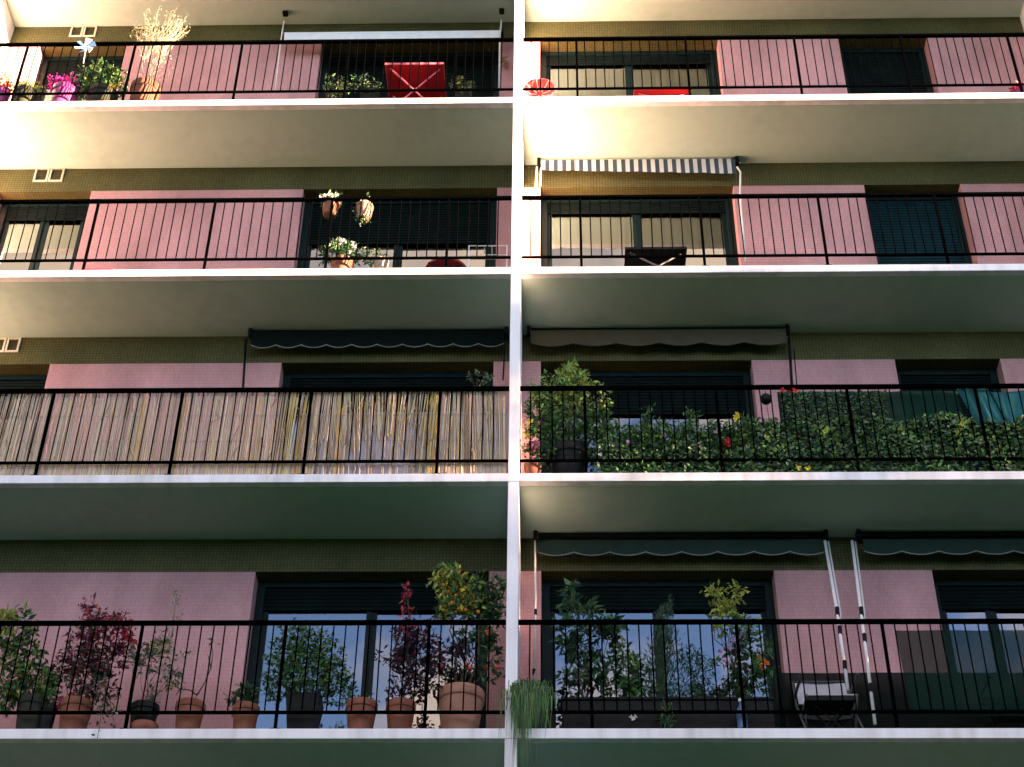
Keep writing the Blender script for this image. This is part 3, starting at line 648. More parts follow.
def table(name, label, cat, pxl, pxr, pyfront, Yf, Z, depth, mat, rim, legm, rnd=False, cross=True, grp=None):
    a = at(pxl, pyfront, Yf); c = at(pxr, pyfront, Yf); zt = a.z; X = (a.x+c.x)/2; hw = (c.x-a.x)/2
    t = thing(name, (X, Yf+depth/2, Z), label, cat, grp)
    b = MB()
    if rnd: b.lathe((X, Yf+hw, zt), [(1e-4, 0), (hw-.02, 0), (hw-.02, .02), (1e-4, .022)], 36)
    else: b.box(X-hw+.012, X+hw-.012, Yf+.012, Yf+depth-.012, zt, zt+.018)
    o = b.build('tabletop', mat, t)
    b = MB()
    if rnd: b.lathe((X, Yf+hw, zt), [(hw-.019, -.006), (hw, -.006), (hw, .026), (hw-.019, .026), (hw-.019, -.006)], 36)
    else:
        for (x0, x1, y0, y1) in ((X-hw, X+hw, Yf, Yf+.012), (X-hw, X+hw, Yf+depth-.012, Yf+depth), (X-hw, X-hw+.012, Yf+.012, Yf+depth-.012), (X+hw-.012, X+hw, Yf+.012, Yf+depth-.012)):
            b.box(x0, x1, y0, y1, zt-.012, zt+.022)
    b.build('rim', rim, o)
    for sy in (Yf+.08, Yf+depth-.08):
        for sx in (-1, 1):
            b = MB(); b.tube([(X+sx*(hw-.06), sy+.012*sx, zt-.003), (X-sx*(hw-.06), sy+.012*sx, Z+.01)], .011, 8); b.build('leg', legm, t, smooth=True)
    return t
c = at(830, 697, .12)
table('folding_table', 'dark little folding table in front of the pale canvas chair', 'table', 806, 855, 699, .12, 0, .3, 'black', 'black', 'black', grp='folding tables on the balconies')
c = at(1008, 690, .6)
chair('folding_chair', 'dim slatted chair behind the dark net at the right end of the bottom right balcony', 'chair', c.x, .45, 0, 'olivepot', 'black', w=.5, back=c.z, grp='balcony chairs')

def cloth(name, mat, parent, pts_top, pts_bot, wave=.008, freq=9, thick=.002, rows=6, cols=40):
    """hanging sheet between two polylines of two points"""
    a, c = Vector(pts_top[0]), Vector(pts_top[1]); d, e = Vector(pts_bot[0]), Vector(pts_bot[1])
    b = MB(); vs = []
    ph = random.random()*6
    for j in range(rows+1):
        v = j/rows
        for i in range(cols+1):
            u = i/cols; p = a.lerp(c, u).lerp(d.lerp(e, u), v)
            p.y += wave*math.sin(u*freq*2*pi+ph+v*.7)*(0.35+.65*v)+wave*.5*math.sin(u*freq*4.7+1.3*ph)
            p.z += wave*.3*math.sin(u*freq*3+ph)
            vs.append(p)
    fs = [(j*(cols+1)+i, j*(cols+1)+i+1, (j+1)*(cols+1)+i+1, (j+1)*(cols+1)+i) for j in range(rows) for i in range(cols)]
    b.add(vs, fs); o = b.build(name, mat, parent, smooth=True)
    m = o.modifiers.new('thickness', 'SOLIDIFY'); m.thickness = thick
    return o
Yn = .062
def yz(px, py, Y=Yn): return at(px, py, Y)
Yw = .93; a = at(776, 673, Yw); Xe = XR-.03
o = cloth('balcony_net', 'sheetdark', None, [(a.x, Yw, a.z), (Xe, Yw, a.z)], [(a.x, Yw, .02), (Xe, Yw, .02)], wave=.004, freq=5)  # dark see-through sheet in front of the foot of the wall
tag(o, 'dark translucent sheet along the foot of the wall behind the pale canvas chair', 'net')
a = yz(896, 629)
o = cloth('balcony_net', 'netgreen', None, [(a.x, Yn+.03, a.z), (Xe, Yn+.03, a.z)], [(a.x+.02, Yn+.03, .16), (Xe, Yn+.03, .16)], wave=.005, freq=6)
tag(o, 'tall grey green screen net hung behind the right end of the bottom right railing', 'net')

# ------------------------------------------------------------------ awnings
def awning(label, pxl, pxr, pyt, Y, hgt, mats, stripes=0, scal=8, tube=.035, soff=None, amp=.035, hr=None, trim=False, wav=.012, vtop=.045):
    a = at(pxl, pyt, Y); c = at(pxr, pyt, Y); zt = soff if soff is not None else a.z
    t = thing('awning', ((a.x+c.x)/2, Y, zt), label, 'awning', 'awnings over the balconies')
    n = max(scal*10, 160); fb = MB(); tb = MB(); hr = hr or hgt
    if stripes: n = stripes*8
    for i in range(n):
        q = []
        for j in (i, i+1):
            u = j/n; x = a.x+(c.x-a.x)*u; hh = hgt+(hr-hgt)*u
            yb = -wav*math.sin(u*scal*pi)**2
            q.append((x, yb, hh-amp*(1-abs(math.sin(u*scal*pi)))))
        (xa_, ya, ha), (xc_, yc, hc) = q
        mi = 0 if not stripes else (i//8) % 2
        zz = zt-vtop
        fb.add([(xa_, Y-.03, zz), (xc_, Y-.03, zz), (xc_, Y-.03+yc, zz-hc), (xa_, Y-.03+ya, zz-ha)], [(0, 3, 2, 1)], mi)
        if trim: tb.add([(xa_, Y-.034+ya, zz-ha), (xc_, Y-.034+yc, zz-hc), (xc_, Y-.034+yc, zz-hc-.012), (xa_, Y-.034+ya, zz-ha-.012)], [(0, 3, 2, 1)])
    v = fb.build('valance', mats, t); m = v.modifiers.new('t', 'SOLIDIFY'); m.thickness = .002
    if trim: tb.build('trim', 'c_trim', v)
    b = MB(); b.tube([(a.x, Y+.02, zt-.04), (c.x, Y+.02, zt-.04)], tube, 14); b.build('roller', mats[0] if stripes or mats[0] == 'whitemetal' else 'c_dark', t, smooth=True)
    for sx, x in ((-1, a.x), (1, c.x)):
        b = MB(); b.box(x+(-.05 if sx < 0 else .005), x+(-.005 if sx < 0 else .05), Y-.04, Y+.07, zt-.10, zt-.002); b.build('bracket', 'black', t, bevel=.012)
    return t
def pole(parent, pts, r=.012, mat='pole', name='pole'):
    b = MB(); b.tube(pts, r, 8); return b.build(name, mat, parent, smooth=True)
sofz = [k*H+H-T-.001 for k in range(4)]
# striped awning, second floor from the top, right
t = awning('short blue and white striped awning rolled up under the ceiling', 541, 735, 163, .95, .19, ['c_white', 'c_blue'], stripes=46, scal=6, soff=sofz[2], amp=.025, hr=.28)
pole(t, [at(537, 167, .86), at(535.5, 196, .86)], .014); pole(t, [at(541, 168, .88), at(540, 186, .88)], .012)
pole(t, [at(737, 167, .84), at(740.5, 172, .82), at(740, 196, .8), at(746, 262, .8)], .012)
pole(t, [at(534.5, 240, .9), at(535, 244, .86), at(532, 244, .86)], .008, 'black', 'crank')
# top left: pale cassette
t = awning('closed awning with a long white front bar under the ceiling of the top left balcony', 284, 500, 32, .86, .02, ['whitemetal'], scal=4, amp=.0, soff=None, tube=.03, wav=0)
a = at(285, 33, .8); c = at(500, 33, .8); zb = at(285, 40.5, .8).z
b = MB(); b.box(a.x, c.x, .79, .84, zb, at(285, 33, .8).z); b.build('front_bar', 'whitemetal', t, bevel=.006)
pole(t, [at(284, 21, .8), at(282, 33, .78), at(280, 46, .75), at(275, 93, .70)], .009); pole(t, [at(501.5, 20, .8), at(500, 35, .78), at(499, 90, .7)], .012)
for px in (284, 501.5):
    b = MB(); q = at(px, 20.5, .82); b.box(q.x-.035, q.x+.035, .80, .88, sofz[3]-.05, sofz[3]); b.build('bracket', 'black', t, bevel=.01)
# third row left: dark
t = awning('dark closed awning with a scalloped edge above the reed screen', 252, 504, 340, .93, .26, ['c_dark'], scal=10, soff=sofz[1], amp=.055, trim=True)
pole(t, [at(246, 340, .93), at(241, 420, .9)], .014, 'black'); pole(t, [at(505, 345, .9), at(503, 380, .9)], .01, 'black')
# third row right: cream
t = awning('cream closed awning with a scalloped edge above the ivy covered railing', 531, 786, 336, .92, .25, ['c_cream'], scal=6, soff=sofz[1], amp=.06, vtop=.07, trim=False)
pole(t, [at(789, 338, .92), at(792, 388, .9)], .016, 'black'); pole(t, [at(794, 350, .92), at(797, 388, .9)], .006, 'iron')
# bottom right pair
t = awning('green grey closed awning with a pale scalloped hem, left one above the bottom right balcony', 538, 824, 541, .92, .19, ['c_green'], scal=8, soff=sofz[0], amp=.05, trim=True, vtop=.125)
pole(t, [at(535, 541, .86), at(535.5, 600, .7), at(534.5, 690, .5)], .010)
for (px, py) in ((535.7, 612), (534, 672)):
    q = at(px, py, .66 if py < 640 else .54); b = MB(); b.tube([q+Vector((0, 0, -.03)), q+Vector((0, 0, .03))], .016, 8); b.build('joint', 'black', t)
def strut(t, pts, dbl=True):
    pole(t, pts, .016, 'whitemetal'); 
    if dbl:
        q = [p+Vector((.035, .01, 0)) for p in pts[:2]]; pole(t, q+[pts[1]+Vector((.02, 0, -.12))], .009, 'pole')
    for p in (pts[1], pts[1].lerp(pts[2], .25), pts[1].lerp(pts[2], .7)):
        b = MB(); b.tube([p+Vector((0, -.005, -.05)), p+Vector((.005, -.005, .05))], .021, 8); b.build('joint', 'black', t)
strut(t, [at(825, 541, .86), at(837, 612, .66), at(848, 690, .45)])
t = awning('green grey closed awning cut off by the right edge of the photo', 862, 1085, 541, .92, .19, ['c_green'], scal=6, soff=sofz[0], amp=.05, trim=True, vtop=.125)
strut(t, [at(852, 541, .86), at(861, 612, .66), at(875, 724, .36)])

# ------------------------------------------------------------------ reed screen, third row left
zt = at(256, 391, .07).z; zb = 2.8+.012
th = thing('reed_screen', ((XL-HD)/2, .075, 2.8), 'straw coloured reed screen lining the railing of the third row left balcony', 'screen')
rb = MB(); x = XL+.02
while x < -HD-.02:
    px = 512+(x-.35)*100
    dense = .97 if math.sin(x*2.3+.8)+.6*math.sin(x*5.9) > -.9 else .9
    if random.random() < dense:
        lean = random.gauss(0, .012)+(.05*math.sin(x*5)*(x > -2.6))
        top = zt-random.random()**3*.10+(random.random() < .06)*.03; bot = zb+random.random()**3*.05
        if x > -2.05 and x < -.9 and random.random() < .62: bot = zb+random.uniform(.35, .72)    # broken, backing sheet shows
        g = .5+.5*math.sin(x*3.1+1.2*math.sin(x*7.3)); mi = random.choices((0, 1, 2), (8, .5+1.2*g, .25+.5*g) if x < -2.5 else (5, 1+2.2*g, .5+.9*g))[0]
        y = .075+random.uniform(-.006, .006); r = random.uniform(.0035, .007)
        m = Vector((x+lean*.5+random.gauss(0, .004), y+random.gauss(0, .003), (top+bot)/2))
        rb.tube([(x, y, bot), m, (x+lean, y, top)], r, 4, mi)
    x += random.uniform(.006, .0105)
for i in range(260):   # loose bent pieces
    x = random.choice((random.uniform(-6.8, -2.4), random.uniform(-2.4, -.15), random.uniform(-2.4, -.15))); z = random.uniform(zb+.05, zt-.15)
    d = Vector((random.gauss(0, .05), random.uniform(-.012, .0), random.uniform(.08, .25)))
    p = Vector((x, .068, z)); rb.tube([p, p+d*.5+Vector((random.gauss(0, .01), 0, 0)), p+d], .0035, 4, random.choice((1, 1, 2, 0)))
rb.build('reeds', ['reed1', 'reed2', 'reed3'], th)
wb = MB()
for z in (zb+.12, zb+.45, zb+.78, zt-.06): wb.tube([(XL+.02, .066, z), (-HD-.02, .066, z)], .002, 4)
wb.build('wire', 'steel', th)
a = at(300, 412, .1); c = at(507, 412, .1)
cloth('backing_sheet', 'lavender', th, [(a.x, .10, a.z-.02), (-.08, .10, a.z)], [(a.x, .10, zb+.02), (-.08, .10, zb+.02)], wave=.006, freq=7)

th = thing('potted_plant', at(480, 400, .2), 'thin sprigs poking above the right end of the reed screen', 'plant')
c = at(480, 392, .35)
foliage(th, [(470, 374, 3, 6, 14), (477, 380, 3, 7, 14), (484, 377, 3, 8, 14), (490, 382, 4, 5, 12), (478, 388, 8, 4, 14)], .3, at(478, 402, .3), .04, ['l_grey', 'l_mid'], sr=.004)
b = MB(); q = at(478, 402, .3); b.lathe((q.x, .3, 2.8), [(1e-4, 0), (.09, 0), (.12, q.z-2.8), (.10, q.z-2.8)], 20); b.build('pot', 'terracotta', th, smooth=True)

# ------------------------------------------------------------------ third row right: greenery
zt1 = 2.8
a = at(560, 400, .3)
th, rt = potted('large_shrub', 'large loose shrub reaching above the rail next to the white dividing wall', 'plant', 1, 548, 590, 452, .34, 'blackpot')
foliage(th, [(566, 370, 10, 8, 60, [0, 1, 2, 2]), (560, 382, 18, 10, 150, [0, 1, 2, 1.5]), (580, 384, 16, 10, 140, [0, 2, 2, 1]), (548, 396, 18, 12, 190, [.6, 3, 2.5, 1]), (572, 402, 24, 14, 280, [.6, 3, 2.5, .8]), (596, 404, 16, 12, 130, [1, 3, 2, .5]), (540, 418, 16, 14, 190, [.6, 3, 2, .5]),
              (566, 424, 26, 14, 280, [1, 3, 2, .3]), (594, 424, 18, 12, 150, [2, 3, 1, .2]), (545, 440, 18, 12, 170, [2, 3, 1, 0]), (580, 442, 24, 12, 200, [2, 3, 1, 0]), (606, 420, 10, 12, 50, [1, 2, 2, 1]), (556, 458, 18, 9, 130, [1, 3, 2, .3]), (584, 458, 18, 9, 130, [1, 3, 2, .3])], .3, rt, .06, ['l_dark', 'l_mid', 'l_light', 'l_lime'], sr=.008)
th = thing('flowering_plant', (at(532, 440, .15).x, .15, 2.8), 'yellow and pink flowers squeezed between the large shrub and the white dividing wall', 'plant')
flowers(th, [(528, 428), (533, 432), (530, 422), (527, 436)], .15, .05, 'p_yellow'); flowers(th, [(536, 444), (533, 450), (538, 448), (529, 446)], .15, .045, 'p_pink')
foliage(th, [(531, 438, 8, 14, 60), (532, 458, 8, 10, 60)], .15, Vector((at(532, 440, .15).x, .15, 2.95)), .05, ['l_dark', 'l_light'], sr=.004)
b = MB(); q = at(532, 458, .15); b.lathe((q.x, .15, 2.8), [(1e-4, 0), (.06, 0), (.085, .2), (.07, .2)], 18); b.build('pot', 'terracotta', th, smooth=True)
# flower boxes behind the rail
p0 = at(600, 460, .2).x; p1 = at(762, 460, .2).x
th = thing('flower_box', ((p0+p1)/2, .22, 2.8), 'row of mixed balcony flowers behind the rail between the large shrub and the ivy screen', 'plant')
b = MB(); b.box(p0, p1, .12, .32, 2.82, 3.02); b.build('trough', 'blackpot', th, bevel=.008)
cl = []
for px in range(602, 764, 9):
    hh = random.uniform(10, 20); cl.append((px, 438+random.uniform(-3, 5), 10, hh, 150)); cl.append((px+4, 458, 10, 10, 130, [3, 2, 0]))
cl += [(648, 420, 8, 10, 50), (690, 420, 8, 10, 50), (735, 428, 8, 14, 60), (752, 432, 10, 14, 80)]
foliage(th, cl, .2, Vector(((p0+p1)/2, .2, 3.0)), .055, ['l_dark', 'l_mid', 'l_light'], stems=False)
flowers(th, [(727, 441), (728, 445), (726, 447)], .14, .05, 'p_red'); flowers(th, [(738, 416), (736, 418)], .14, .05, 'p_yellow')
flowers(th, [(664, 436), (668, 440), (716, 432), (628, 442), (700, 466 - 20)], .14, .03, 'p_lilac'); flowers(th, [(702, 466), (770, 462), (600, 455)], .1, .03, 'p_white')
# ivy screen
x0 = at(758, 450, .07).x; x1 = XR-.02
th = thing('ivy_screen', ((x0+x1)/2, .08, 2.8), 'leafy ivy screen filling the right half of the third row right railing', 'screen')
nb = MB(); nb.add([(x0, .10, 2.82), (x1, .10, 2.82), (x1, .10, 3.50), (x0, .10, 3.50)], [(0, 1, 2, 3)]); o = nb.build('backing_net', 'net', th); o.modifiers.new('t', 'SOLIDIFY').thickness = .002
ib = MB()
xl = at(596, 450, .07).x
for i in range(2600):
    x = random.uniform(xl, x0+.1); z = 2.815+random.random()**1.3*(.34+.08*math.sin(x*8))
    p = Vector((x, .08+random.uniform(-.04, .05), z)); L = random.uniform(.025, .065)
    ib.leaf(p, Vector((random.gauss(0, 1), -.5, random.gauss(-.2, .8))), Vector((random.gauss(0, .7), -1, random.gauss(.5, .5))), L, L*.7, random.choices((0, 1, 2, 3, 4), (3, 1, 3.2, 1.5, .9))[0], fold=.12)
for i in range(9500):
    x = random.uniform(x0, x1); z = 2.82+random.random()*(.70+.05*math.sin(x*6)+.03*math.sin(x*17))
    if random.random() < .10: z += random.uniform(0, .05)
    p = Vector((x, .075+random.uniform(-.03, .02)-.03*math.sin(x*9+z*7)*random.random(), z))
    L = random.uniform(.025, .06)
    ib.leaf(p, Vector((random.gauss(0, 1), -.5, random.gauss(-.4, .8))), Vector((random.gauss(0, .7), -1, random.gauss(.5, .5))), L, L*.8, random.choices((0, 1, 2, 3, 4), (2.2, 1, 3.4, 2.4, 1.3))[0], fold=.12)
xm = at(887, 400, .08).x; xs0 = at(782, 400, .08).x
for i in range(1500):
    x = random.uniform(xs0, xm); z = random.uniform(3.5, 3.88)
    p = Vector((x, .085+random.uniform(-.02, .02), z)); L = random.uniform(.02, .045)
    ib.leaf(p, Vector((random.gauss(0, 1), -.35, random.gauss(-.3, .8))), Vector((random.gauss(0, .4), -1, .4)), L, L*.7, random.choices((0, 1, 2, 3, 4), (4, 2, 1.5, .8, .8))[0], fold=.12)
ib.build('foliage', ['l_dark', 'l_teal', 'l_mid', 'l_light', 'l_grey'], th)
flowers(th, [(782, 391), (789, 391), (795, 391.5)], .05, .04, 'p_red'); flowers(th, [(826, 424), (828, 430), (825, 432)], .04, .04, 'l_lime'); flowers(th, [(961, 421), (962, 425), (957, 433)], .04, .035, 'l_lime'); flowers(th, [(799, 469), (808, 469)], .04, .04, 'p_yellow')
a = at(777, 392, .14)
o = cloth('balcony_net', 'net', None, [(a.x, .14, a.z), (at(958, 392, .14).x, .14, a.z)], [(a.x, .14, 3.45), (at(958, 392, .14).x, .14, 3.45)], wave=.008, freq=8)
tag(o, 'dark green net hung behind the upper ivy on the third row right railing', 'net')
a = at(955, 389, .12); c = at(988, 400, .12)
th = thing('hanging_cloth', at(988, 391, .12), 'crumpled teal cloth hung over the right end of the third row right railing', 'cloth')
q = at(990, 392, .09)
cloth('fold', 'teal', th, [(a.x, .085, a.z), (q.x-.02, .085, a.z-.02)], [(a.x+.16, .085, 3.42), (q.x+.1, .085, 3.42)], wave=.018, freq=3, rows=10)
cloth('fold', 'teal', th, [(q.x, .08, a.z-.07), (XR-.03, .08, a.z-.03)], [(q.x+.12, .08, 3.44), (XR-.03, .08, 3.44)], wave=.02, freq=3, rows=10)
c = at(766, 399, .09)
th = thing('lantern', c, 'round black ball lantern hanging by the rail left of the ivy screen', 'lantern')
b = MB(); b.ball(c, .062, 16); b.build('globe', 'black', th, smooth=True)
b = MB(); b.tube([c+Vector((0, 0, .06)), Vector((c.x, .07, 2.8+RT-.02))], .004, 5); b.build('hook', 'iron', th)
b = MB(); b.tube([c+Vector((0, 0, -.06)), c+Vector((.01, 0, -.32))], .003, 5); b.build('cord', 'iron', th)

# ------------------------------------------------------------------ second row (from top), left
for (px, py0, py1, lab, blooms) in [(331, 216, 203, 'terracotta pot with white blooms hung on the second row left railing, left one of two', 1), (365, 219, 206, 'pale clay pot hung on the second row left railing, right one of two', 0)]:
    Y = .12; c = at(px, py1, Y); e = at(px, py0, Y); s = mpp(px, py1, Y); r = 9.0*s
    th = thing('hanging_pot', e, lab, 'flowerpot', 'pots hung on the railing')
    pot(th, c.x, Y, e.z, r, c.z-e.z, 'terracotta' if blooms else 'terrapale')
    b = MB(); b.tube([(c.x-.06, Y-.03, c.z-.02), (c.x-.06, .035, 5.6+RT+.02), (c.x-.06, .0, 5.6+RT-.02)], .004, 5); b.tube([(c.x+.06, Y-.03, c.z-.02), (c.x+.06, .035, 5.6+RT+.02), (c.x+.06, .0, 5.6+RT-.02)], .004, 5); b.build('hanger', 'iron', th)
    foliage(th, [(px-4, py1-3, 7, 4, 40), (px+5, py1-2, 7, 4, 40), (px-6, py1+6, 4, 6, 20), (px+1, py1+12, 5, 4, 16)] if blooms else [(px-5, py1+3, 5, 6, 40), (px+2, py1+14, 5, 5, 30), (px, py1-2, 7, 3, 30)], Y, (c.x, Y, c.z-.03), .045, ['l_dark', 'l_mid', 'l_grey'], sr=.003, ylim=(.03, .4))
    if blooms: flowers(th, [(px-9, py1-6), (px-6, py1-7), (px-1, py1-8), (px+2, py1-7), (px+6, py1-8), (px-10, py1-5)], Y, .035, 'p_white')
th, rt = potted('lily_plant', 'plant with large white blooms in a terracotta pot beneath the two hanging pots', 'plant', 2, 331, 354, 262, .2, 'terracotta')
foliage(th, [(335, 250, 10, 7, 80), (348, 252, 9, 7, 70), (340, 258, 16, 5, 80), (330, 256, 6, 6, 30), (354, 258, 6, 5, 30)], .2, rt, .06, ['l_dark', 'l_mid'], sr=.004)
flowers(th, [(332, 246), (329, 249), (334, 244), (340, 240), (341, 245), (345, 242), (352, 244), (355, 247), (343, 253), (351, 253)], .16, .05, 'p_white', petals=5)
th, rt = potted('potted_plant', 'small green plant in a beige pot right of the white lily plant', 'plant', 2, 374, 389, 261, .2, 'beigepot')
foliage(th, [(372, 256, 7, 4, 40), (378, 258, 8, 4, 40), (369, 262, 4, 4, 20)], .2, rt, .05, ['l_mid', 'l_dark', 'l_grey'], sr=.003)
c = at(444, 257.5, .30)
table('round_stool', 'dark red round stool behind the second row left railing', 'stool', 423, 467, 258.5, .14, 2*H, .42, 'maroon', 'maroon', 'black', rnd=True)
# white drying rack
X0 = at(469, 246, .3).x; X1 = at(507, 246, .3).x; Zt = at(469, 246, .3).z
th = thing('drying_rack', ((X0+X1)/2, .4, 2*H), 'white wire drying rack beside the dividing wall on the second row left balcony', 'rack')
b = MB()
for y in (.30, .52):
    b.tube([(X0, y, 2*H+.02), (X0, y, Zt), (X1, y, Zt), (X1, y, 2*H+.02)], .009, 6)
b.build('frame', 'whitemetal', th)
b = MB()
for i in range(1, 5):
    x = X0+(X1-X0)*i/5; b.tube([(x, .30, Zt), (x, .52, Zt)], .005, 5)
b.tube([(X0, .30, 2*H+.42), (X1, .30, 2*H+.42)], .006, 5); b.tube([(X0, .30, Zt-.14), (X1, .30, Zt-.14)], .005, 5)
b.build('wires', 'whitemetal', th)
a = at(84, 268, .10); c = at(115, 268, .10)
b = MB(); b.box(a.x, c.x, .06, .16, 2*H+.002, at(84, 268.3, .06).z); o = b.build('tray', 'red', None, bevel=.006); tag(o, 'flat red tray on the slab edge at the foot of a railing post', 'tray')
# ------------------------------------------------------------------ second row right
table('folding_table', 'black folding table seen from below on the second row right balcony', 'table', 625, 687, 248.5, .16, 2*H, .5, 'black', 'black', 'legmetal', grp='folding tables on the balconies')
# ------------------------------------------------------------------ top row, left
th, rt = potted('potted_plant', 'orange flowers in a purple pot at the far left of the top balcony', 'plant', 3, -6, 11, 91, .2, 'purplepot')
foliage(th, [(4, 84, 8, 6, 70, [1, 1])], .2, rt, .05, ['l_light', 'p_orange']); flowers(th, [(2, 80), (7, 83), (10, 86), (4, 86), (0, 84)], .15, .04, 'p_orange')
th, rt = potted('potted_plant', 'low lime green mound in an olive pot near the left end of the top balcony', 'plant', 3, 15, 38, 93, .18, 'olivepot')
foliage(th, [(22, 89, 8, 4, 150), (31, 89, 8, 4, 150), (27, 92, 12, 4, 120)], .18, rt, .04, ['l_lime', 'l_light'], stems=False)
th, rt = potted('flowering_plant', 'mound of magenta flowers in a purple pot on the top left balcony', 'plant', 3, 52, 78, 91, .2, 'purplepot')
foliage(th, [(58, 86, 8, 4, 120, [1, 6]), (71, 86, 8, 4, 120, [1, 6]), (65, 84, 9, 4, 130, [1, 6])], .2, rt, .045, ['l_dark', 'p_magenta'], stems=False, wratio=.7)
th, rt = potted('leafy_plant', 'dark leafy plant with yellow flowers left of the dried pale bush on the top balcony', 'plant', 3, 88, 118, 94, .26, 'olivepot')
foliage(th, [(98, 76, 14, 8, 130), (112, 78, 14, 8, 130), (86, 86, 12, 8, 110), (104, 88, 20, 7, 180), (124, 80, 10, 4, 40), (92, 68, 8, 6, 40)], .26, rt, .07, ['l_dark', 'l_mid', 'l_light'])
flowers(th, [(107, 86), (111, 85), (115, 87), (119, 85), (113, 89)], .16, .035, 'p_yellow')
th, rt = potted('dried_bush', 'airy pale straw coloured dried bush in a terracotta pot reaching above the top rail', 'plant', 3, 131, 161, 88, .26, 'terracotta')
sb = MB(); fb = MB()
top = at(157, 52, .26)
for j in range(9):                              # several thin stems opening into a wide airy head
    m = at(157+random.gauss(0, 9), random.uniform(48, 66), .26+random.uniform(-.08, .12)); sb.tube(wob(rt, m, .012), .0035, 4, r2=.0025, cap=False)
    for i in range(9):
        a = random.uniform(-1.25, 1.25); R_ = random.uniform(12, 38)
        e = at(min(max(m.x*0+160+math.sin(a)*R_*1.0, 128), 196), 40-math.cos(a)*R_*.75+random.gauss(0, 5), .26+random.uniform(-.18, .22))
        sb.tube(wob(m, e, .02, 3), .002, 4, r2=.001, cap=False)
        for q_ in range(16):
            t = random.uniform(.35, 1.05); q = m.lerp(e, t)+rv()*.05*random.random()
            fb.leaf(q, rv(), rv(), random.uniform(.014, .034), .011, random.choices((0, 1, 2), (6, .3, 2))[0])
for i in range(320):
    q = at(158+random.gauss(0, 12), random.uniform(45, 82), .26+random.uniform(-.1, .12)); fb.leaf(q, rv(), rv(), random.uniform(.014, .03), .011, random.choice((0, 0, 2)))
sb.build('stem', 'l_straw', th); fb.build('foliage', ['l_straw', 'l_yellow', 'l_grey'], th)
c = at(87, 52, .06)
th = thing('pinwheel', (c.x, 0, c.z), 'blue and white pinwheel fixed to the top left railing', 'pinwheel')
for i in range(6):
    a = i*pi/3; b = MB(); d = Vector((math.cos(a), 0, math.sin(a))); n = Vector((-math.sin(a), 0, math.cos(a)))
    q = Vector((c.x, -.03, c.z)); b.add([q, q+d*.14, q+d*.11+n*.07+Vector((0, -.03, 0)), q+n*.03], [(0, 1, 2), (0, 2, 3)])
    o = b.build('blade', 'whitemetal' if i % 2 else 'blueplastic', th); o.modifiers.new('t', 'SOLIDIFY').thickness = .002
b = MB(); b.tube([(c.x, -.012, c.z+.1), (c.x+.02, -.012, c.z-.3)], .004, 5); b.tube([(c.x, -.035, c.z), (c.x, .0, c.z)], .008, 6); b.build('stick', 'whitemetal', th)
c = at(92, 60, .05)
table('folding_table', 'red folding table with crossed legs seen from below on the top left balcony', 'table', 385, 444, 64, .16, 3*H, .62, 'red', 'redlite', 'redlite', grp='folding tables on the balconies')
for (nm, lab, p0_, p1_, pt, cl, ms) in [('potted_plant', 'dim plant in the shadow left of the red table, nearest to the pink wall', 326, 348, 92, [(330, 84, 8, 7, 50), (345, 86, 8, 6, 50), (338, 90, 10, 4, 40)], ['l_dark', 'l_grey', 'l_light']),
                                  ('potted_plant', 'dim plant just left of the red table on the top balcony', 360, 380, 92, [(362, 84, 10, 6, 60), (374, 88, 8, 5, 50)], ['l_dark', 'l_grey', 'l_mid']),
                                  ('potted_plant', 'small yellowish plant right of the red table on the top balcony', 455, 472, 92, [(459, 84, 6, 6, 40), (466, 87, 7, 5, 45)], ['l_grey', 'l_yellow', 'l_mid'])]:
    th, rt = potted(nm, lab, 'plant', 3, p0_, p1_, pt, .5, 'olivepot'); foliage(th, cl, .3, rt, .05, ms, sr=.003)
c = at(505, 62, 1.0)
th = thing('dried_bunch', c, 'little bunch of dried flowers on the pink wall strip right of the red table', 'flowers')
foliage(th, [(504, 62, 3, 6, 40)], .98, c, .05, ['l_straw', 'p_orange', 'l_grey'], stems=False, ylim=(.9, 1.03))
# ------------------------------------------------------------------ top row, right
a = at(538, 80, .3)
th = thing('round_chair', (a.x, .42, 3*H), 'coral red round basket chair against the dividing wall on the top right balcony', 'chair', 'balcony chairs')
s = mpp(538, 80, .3); r = 15.2*s; zc = at(538, 79, .26).z-1.05*r
b = MB(); n = 28; vs = []
for i in range(13):
    rr = r*i/12
    for j in range(n):
        t_ = 2*pi*j/n; q = 1-(rr/r)**2
        vs.append((a.x+.02+rr*math.cos(t_), .24+.10*q+.02*(rr/r)*math.sin(t_), zc+rr*math.sin(t_)*1.05))
fs = [(i*n+j, i*n+(j+1) % n, (i+1)*n+(j+1) % n, (i+1)*n+j) for i in range(12) for j in range(n)]
b.add(vs, fs); o = b.build('basket', 'coral', th, smooth=True); o.modifiers.new('t', 'SOLIDIFY').thickness = .015
b = MB()
for j in range(0, n, 4):
    t_ = 2*pi*j/n
    b.tube([(a.x+.02+.2*r*math.cos(t_), .322, zc+.21*r*math.sin(t_)), (a.x+.02+.6*r*math.cos(t_), .29+.012*math.sin(t_), zc+.63*r*math.sin(t_)), (a.x+.02+.98*r*math.cos(t_), .228+.02*math.sin(t_), zc+1.03*r*math.sin(t_))], .007, 5)
b.build('ribs', 'c_white', th)
b = MB(); b.tube([(a.x+.02+r*math.cos(2*pi*j/28), .24+.02*math.sin(2*pi*j/28), zc+1.05*r*math.sin(2*pi*j/28)) for j in range(29)], .012, 6); b.build('rim', 'redlite', th)
for sx in (-1, 1):
    for yy in (.2, .6):
        b = MB(); b.tube([(a.x+.02+sx*.06, .42, zc-r*.8), (a.x+.02+sx*.14, yy, 3*H)], .01, 6); b.build('leg', 'red', th)
